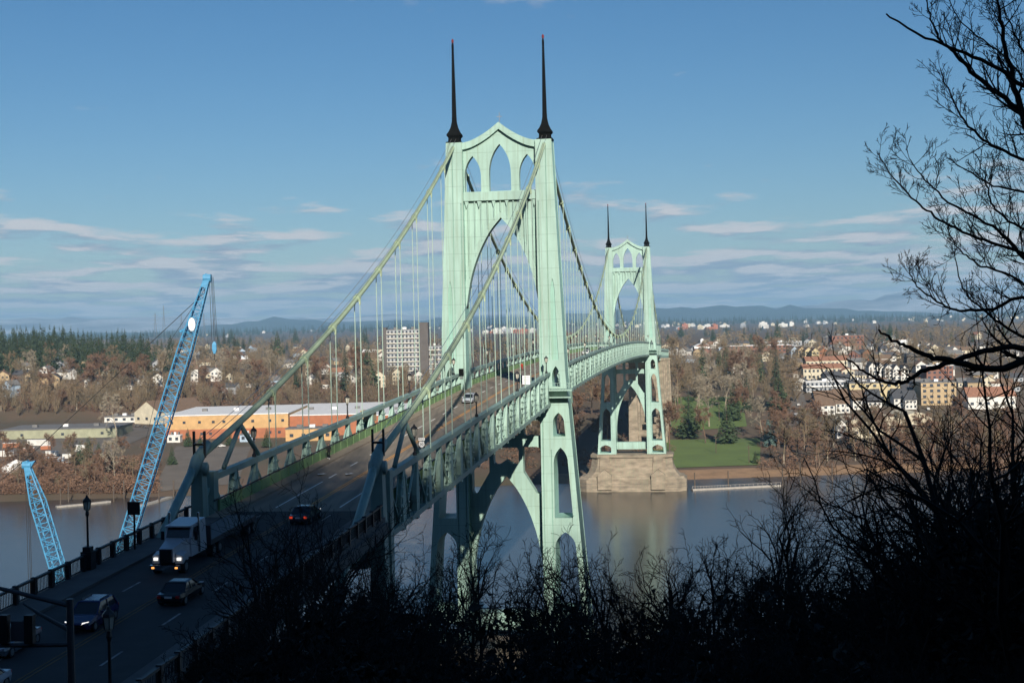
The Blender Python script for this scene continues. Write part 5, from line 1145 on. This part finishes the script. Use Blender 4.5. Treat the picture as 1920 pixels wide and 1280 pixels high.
for i in range(420):
    d = rnd.uniform(1500, 5200); a = rnd.uniform(-.5, .5); x = a*d; pts.append(((x, d, T(x, d)), rnd.uniform(.5, .95), rnd.uniform(0, 6)))
scatter('distant_conifers', 'dark conifers dotted through the distant woodland', pts, SP, FIR)
pts = []
for i in range(2600):
    d = rnd.uniform(6800, 9600); a = rnd.uniform(-.55, .55); x = a*d; pts.append(((x, d, T(x, d)), rnd.uniform(1.0, 1.9), rnd.uniform(0, 6)))
scatter('far_ridge_forest', 'dark forest along the far low ridge', pts, SP, FIR)
pts = []
for i in range(1500):
    r_ = rnd.random()
    if r_ < .45: px, py = rnd.uniform(-20, 860), rnd.uniform(712, 775)
    elif r_ < .75: px, py = rnd.uniform(0, 290), rnd.uniform(868, 936)
    elif r_ < .9: px, py = rnd.uniform(1420, 1900), rnd.uniform(800, 884)
    else: px, py = rnd.uniform(860, 1290), rnd.uniform(700, 880)
    p = hit(px, py); pts.append((tuple(p), rnd.uniform(.7, 1.7), rnd.uniform(0, 6)))
scatter('bluff_brush', 'reddish brown brush covering the bluff and shore banks', pts, BR, BARKR)
# distant town specks: pale houses on the far ridge and the plain
SPK = MB().box(-6, 6, -5, 5, 0, 7).prism([(-6.5, 6.8), (6.5, 6.8), (0, 10)], -5.5, 5.5, 'y').mesh('building', WALLS['white'])
SPK2 = MB().box(-16, 16, -9, 9, 0, 16).box(-6, 6, -4, 4, 16, 19).mesh('building', WALLS['white'])
for i in range(120):
    d = rnd.uniform(6300, 8800); x = rnd.uniform(-.1, .42)*d if rnd.random() < .7 else rnd.uniform(-.36, .4)*d; o = inst(SPK, 'distant_house', None, (x, d, T(x, d)), rnd.uniform(-.5, .5), rnd.uniform(.8, 1.6)); omat(o, WALLS[rnd.choice(['white', 'white', 'cream', 'grey'])]); tag(o, 'pale speck of a house on the distant ridge', 'house', 'houses on the distant ridge')
for i in range(34):
    px = rnd.choice([rnd.uniform(900, 1010), rnd.uniform(1290, 1460), rnd.uniform(1250, 1560)]); d = rnd.uniform(5000, 6200); k, m = ray(px, 600); o = inst(SPK2, 'distant_block', None, (k*d, d, T(k*d, d)), rnd.uniform(-.4, .4), (rnd.uniform(.4, 1.3), 1, rnd.uniform(.5, 1.3))); c_ = rnd.choice(['white', 'white', 'cream', 'rust', 'grey']); omat(o, WALLS[c_]); tag(o, '%s block in the far town on the plain' % c_, 'building', 'blocks of the far town')
# ------------------------------------------------------------------ mountains
def ridge(name, d, zf, m, depth):
    xs = np.linspace(-.95*d, .95*d, 200); vs = []; rows = [(-depth, 0.0), (-depth*.6, .35), (-depth*.25, .8), (0, 1.0), (depth*.6, .5), (depth, 0)]
    rg = np.random.RandomState(int(d)); jit = rg.normal(0, 1, (len(rows), len(xs)))
    for j, (dy, hf) in enumerate(rows):
        for i, x in enumerate(xs): vs.append((x, d+dy, 30+hf*(zf(x/d)*d*(1+.05*jit[j, i]))))
    n = len(xs); fs = [(j*n+i, j*n+i+1, (j+1)*n+i+1, (j+1)*n+i) for j in range(len(rows)-1) for i in range(n-1)]
    o = MB().add(vs, fs).build(name, m, smooth=True, fix=False); tag(o, kind='structure')
HILLS = mat('forested_hills', (.05, .065, .05), .95, .4, .003)
SNOW = mat('snowy_range', (.5, .52, .55), .95, .5, .0011, col2=(.08, .09, .10))
def zz(a, s): return sum(math.sin(a*f+s*k)*w_ for k, (f, w_) in enumerate(((9, .5), (21, .3), (47, .16), (101, .08), (223, .04)), 1))
ridge('foothills', 14500, lambda a: max(.001, .0065+.0035*zz(a, 1.3)+.007*math.exp(-((a-.13)/.10)**2)+.006*math.exp(-((a+.17)/.06)**2)), HILLS, 2200)
ridge('mountain_range', 18500, lambda a: max(.002, .012+.004*zz(a, 4.1)+.007*math.exp(-((a-.30)/.07)**2)), SNOW, 3500)
# ------------------------------------------------------------------ forest on the hill behind the camera (shades the near end), with added firs at the sides
pts = []
FS = [spike(60+i, 260, 4.6, 36) for i in range(3)]
for i in range(900):
    x = rnd.uniform(-260, 260); y = rnd.uniform(-330, -28)
    pts.append(((x, y, near(x, y)-1), rnd.uniform(.8, 1.15), rnd.uniform(0, 6)))
for i in range(70):  # unseen firs added on both sides of the approach to block skylight
    if i % 2: x, y = rnd.uniform(-110, -52), rnd.uniform(-25, 82)
    else: x, y = rnd.uniform(48, 120), rnd.uniform(-25, 62)
    pts.append(((x, y, near(x, y)-1), rnd.uniform(.95, 1.25), rnd.uniform(0, 6)))
scatter('hillside_firs_and_sky_screen', 'tall fir forest on the steep hill, with added firs beside the approach that block skylight', pts, FS, FIR)
# ------------------------------------------------------------------ foreground branches
def pxp(px, py, d): return at_depth(px, py, d)
TWP = dict(seg=[5, 4, 3], wob=[.06, .09, .12], up=[.10, .14, .10], tap=[.4, .4, .5], rmin=.0022, sides=[4, 3, 3], kids=[6, 4], len=[.45, .5], ang=[.75, .7], rr=[.55, .6]); TWP['from'] = [.15, .2]
def limb_tree(name, label, limbs, seed, m, shoots, slen, leafy=0):
    """tree whose limbs follow given 3D polylines, with side shoots that turn upwards"""
    rg = random.Random(seed); base = limbs[0][0][0]; t = empty(name, (base.x, base.y, base.z)); tag(t, label, 'tree'); o = Vector(base)
    br = MB(); tw = MB(); lf = MB()
    for pts, r0, r1 in limbs:
        P = []
        for i in range(len(pts)-1):
            p0 = pts[max(i-1, 0)]; p1 = pts[i]; p2 = pts[i+1]; p3 = pts[min(i+2, len(pts)-1)]
            for k in range(6):
                s_ = k/6; P.append(.5*((2*p1)+(-p0+p2)*s_+(2*p0-5*p1+4*p2-p3)*s_*s_+(-p0+3*p1-3*p2+p3)*s_**3))
        P.append(pts[-1]); n = len(P); P = [p-o+Vector((rg.gauss(0, .006), rg.gauss(0, .006), rg.gauss(0, .006))) for p in P]
        rad = [r0+(r1-r0)*i/(n-1) for i in range(n)]; MB().tube(P, rad, 6).build('limb', m, t)
        for c in range(int(shoots*n/10)):
            i = rg.randrange(1, n); d = (P[i]-P[i-1]).normalized(); ax = Vector((rg.gauss(0, 1), rg.gauss(0, .8), rg.gauss(.5, 1))).normalized()
            grow(tw, P[i], (d*.7+ax*.8), slen*rg.uniform(.4, 1.2)*(.5+.5*(1-i/n)), max(.003, rad[i]*.45), 0, rg, TWP)
    tw.build('twig', m, t, fix=False)['kind'] = 'stuff'
    return t
D = 13.0
G = [[(1990, 420), (1925, 240), (1893, 130), (1872, 20), (1860, -60)], [(1990, 300), (1920, 215), (1850, 160), (1800, 112), (1765, 76), (1745, 37), (1732, -20)],
     [(1990, 500), (1920, 475), (1830, 445), (1760, 410), (1718, 378), (1672, 330), (1645, 287)], [(1990, 540), (1920, 482), (1870, 432), (1800, 392), (1742, 346), (1705, 297)],
     [(1990, 385), (1920, 362), (1850, 342), (1775, 295)], [(1990, 330), (1920, 300), (1850, 266), (1810, 230), (1786, 186), (1762, 130)],
     [(1990, 640), (1930, 560), (1860, 578), (1800, 582), (1750, 562), (1715, 530), (1703, 500)], [(1930, 640), (1880, 610), (1836, 575), (1805, 540), (1786, 470)],
     [(1990, 150), (1930, 110), (1900, 60), (1880, 10)], [(1990, 250), (1940, 190), (1905, 130), (1850, 80), (1800, 40), (1770, -20)], [(1990, 460), (1900, 420), (1860, 380), (1845, 330), (1830, 290)],
     [(1990, 600), (1900, 520), (1840, 500), (1800, 470), (1780, 440)]]
limb_tree('foreground_tree', 'leafless dark tree reaching in over the river with upturned budded twigs',
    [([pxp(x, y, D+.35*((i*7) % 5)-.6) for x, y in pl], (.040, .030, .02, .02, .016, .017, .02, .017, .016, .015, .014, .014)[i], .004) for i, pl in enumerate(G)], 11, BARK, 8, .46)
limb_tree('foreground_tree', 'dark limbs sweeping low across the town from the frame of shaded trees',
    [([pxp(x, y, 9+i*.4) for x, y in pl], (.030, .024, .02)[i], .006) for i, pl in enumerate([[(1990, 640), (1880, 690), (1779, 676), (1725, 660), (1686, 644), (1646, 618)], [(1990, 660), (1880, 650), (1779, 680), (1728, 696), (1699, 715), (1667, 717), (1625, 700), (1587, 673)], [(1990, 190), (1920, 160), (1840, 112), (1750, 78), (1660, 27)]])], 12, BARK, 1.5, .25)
# shrubs and small trees on the slope below the camera
SHP = dict(seg=[7, 5, 4, 3], wob=[.16, .22, .26, .28], up=[.07, .07, .05, .04], tap=[.35, .35, .4, .5], rmin=.006, sides=[6, 4, 3, 3], kids=[9, 6, 4], len=[.55, .5, .5], ang=[.6, .65, .7], rr=[.6, .55, .6]); SHP['from'] = [.2, .15, .15]
def bush(px, d, ytop, spread, seed, label, stems=4, leaves=0, name='bare_shrub'):
    rg = random.Random(seed); k, m_ = ray(px, 1100); x = k*d; zg = near(x, d); ztop = CAM_H-ray(px, ytop)[1]*d; h = max(1.0, (ztop-zg)*.85)
    t = empty(name, (x, d, zg)); tag(t, label, 'tree' if h > 4 else 'shrub'); st = MB()
    for s_ in range(stems):
        a = rg.uniform(0, 6.28); q = spread*rg.uniform(.1, .6); SHP['rmin'] = .0032*d/25+.0015
        grow(st, Vector((.25*math.cos(a), .25*math.sin(a), -.3)), Vector((q*math.cos(a), q*math.sin(a), 1)), h*rg.uniform(.75, 1.02), .014*h*rg.uniform(.7, 1.1)+.012, 0, rg, SHP)
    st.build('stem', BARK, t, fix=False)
    if leaves:
        lf = MB()
        for i in range(leaves):
            a = rg.uniform(0, 6.28); r_ = spread*h*.55*math.sqrt(rg.random()); z = h*rg.uniform(.05, .8)*(1-.3*r_/(spread*h*.55+.01)); c = Vector((r_*math.cos(a), r_*math.sin(a), z)); s_ = .05*rg.uniform(.7, 1.6)*d/24
            v = [c+Vector((rg.gauss(0, s_), rg.gauss(0, s_), rg.gauss(0, s_))) for _ in range(4)]; lf.add([tuple(q) for q in v], [(0, 1, 2), (1, 3, 2)])
        lf.build('leaf', LEAF, t, fix=False)['kind'] = 'stuff'
BS = [(505, 60, 895, .45, 4, 60, 'bare tree spreading fine twigs over the shaded road'), (600, 56, 905, .45, 4, 80, 'bare tree in front of the bridge cable end'), (665, 50, 980, .5, 3, 150, 'bare shrub beside the approach railing'), (740, 48, 1025, .5, 4, 260, 'tangled shrub below the bridge truss'), (825, 50, 1040, .5, 4, 260, 'tangled shrub before the shaded tower leg'), (880, 44, 960, .4, 2, 60, 'bare tree reaching up inside the tower arch'), (965, 46, 1020, .5, 3, 200, 'dense bare shrub below the tower arch'), (1050, 44, 1010, .5, 3, 160, 'dense bare shrub before the lit tower leg'), (1140, 42, 985, .5, 3, 120, 'bare shrub just right of the near tower'), (1230, 40, 970, .5, 3, 120, 'bare shrub below the far pier'), (1320, 38, 950, .5, 3, 160, 'bare shrub before the floating dock'), (1405, 34, 930, .5, 3, 160, 'taller bare tree crossing the beach'), (1490, 32, 880, .35, 2, 60, 'bare tree rising before the riverside grove'), (1560, 30, 960, .5, 3, 260, 'thick bare shrub before the barrel-roofed sheds'), (1640, 28, 930, .5, 3, 420, 'dense shrub below the curved limbs'), (1720, 26, 880, .5, 3, 700, 'dense dark shrub before the tan apartments'), (1800, 24, 800, .45, 4, 1600, 'dark leafy thicket under the overhanging tree'), (1870, 22, 690, .45, 4, 2600, 'dark ivy-clad thicket under the overhanging tree'), (1925, 20, 580, .4, 5, 3000, 'dark ivy-clad trunk at the foot of the overhanging tree')]
for i, (px, d, yt, sp_, stn, lv, lb) in enumerate(BS): bush(px, d, yt, sp_, 300+i, lb, stn, lv)
rb = random.Random(77)
for i in range(66):
    px = rb.uniform(640, 1920) if i < 40 else rb.uniform(330, 690); d = rb.uniform(20, 46); lim = ip(px, [(320, 1225), (450, 1130), (560, 1050), (660, 1020), (760, 1060), (900, 1085), (1200, 1060), (1400, 1020), (1600, 970), (1750, 900), (1850, 780), (1920, 690)])
    bush(px, d, lim+rb.uniform(-25, 110), rb.uniform(.4, .9), 700+i, 'bare twiggy shrub in the shaded thicket on the slope', rb.choice([2, 3, 4]), rb.choice([40, 120, 350]) if px > 680 else 700, 'thicket_shrub')
for o in bpy.data.objects:
    if o.name.startswith('thicket_shrub'): o['group'] = 'shrubs of the shaded thicket'; o['category'] = 'shrub'
for i in range(26):
    px = 380+i*62; bush(px, rnd.uniform(17, 26), rnd.uniform(1130, 1200) if px > 560 else rnd.uniform(1180, 1230), 1.2, 500+i, 'low leafy undergrowth on the shaded slope below the camera', 5, 1500, 'undergrowth_bush')
for o in bpy.data.objects:
    if o.name.startswith('undergrowth_bush'): o['group'] = 'undergrowth on the shaded slope'; o['category'] = 'bush'
# ------------------------------------------------------------------ air
HZ = MB().box(-32500, 32500, -700, 24800, -9, 560).build('haze', None); HZ.data.materials.clear()
hm = bpy.data.materials.new('haze_air'); hm.use_nodes = True; ht = hm.node_tree; ht.nodes.clear()
pv = ht.nodes.new('ShaderNodeVolumePrincipled'); pv.inputs['Color'].default_value = (.38, .69, 1, 1); pv.inputs['Density'].default_value = 6.2e-5; pv.inputs['Anisotropy'].default_value = 0
mo = ht.nodes.new('ShaderNodeOutputMaterial'); ht.links.new(pv.outputs[0], mo.inputs['Volume']); HZ.data.materials.append(hm); tag(HZ, kind='stuff')
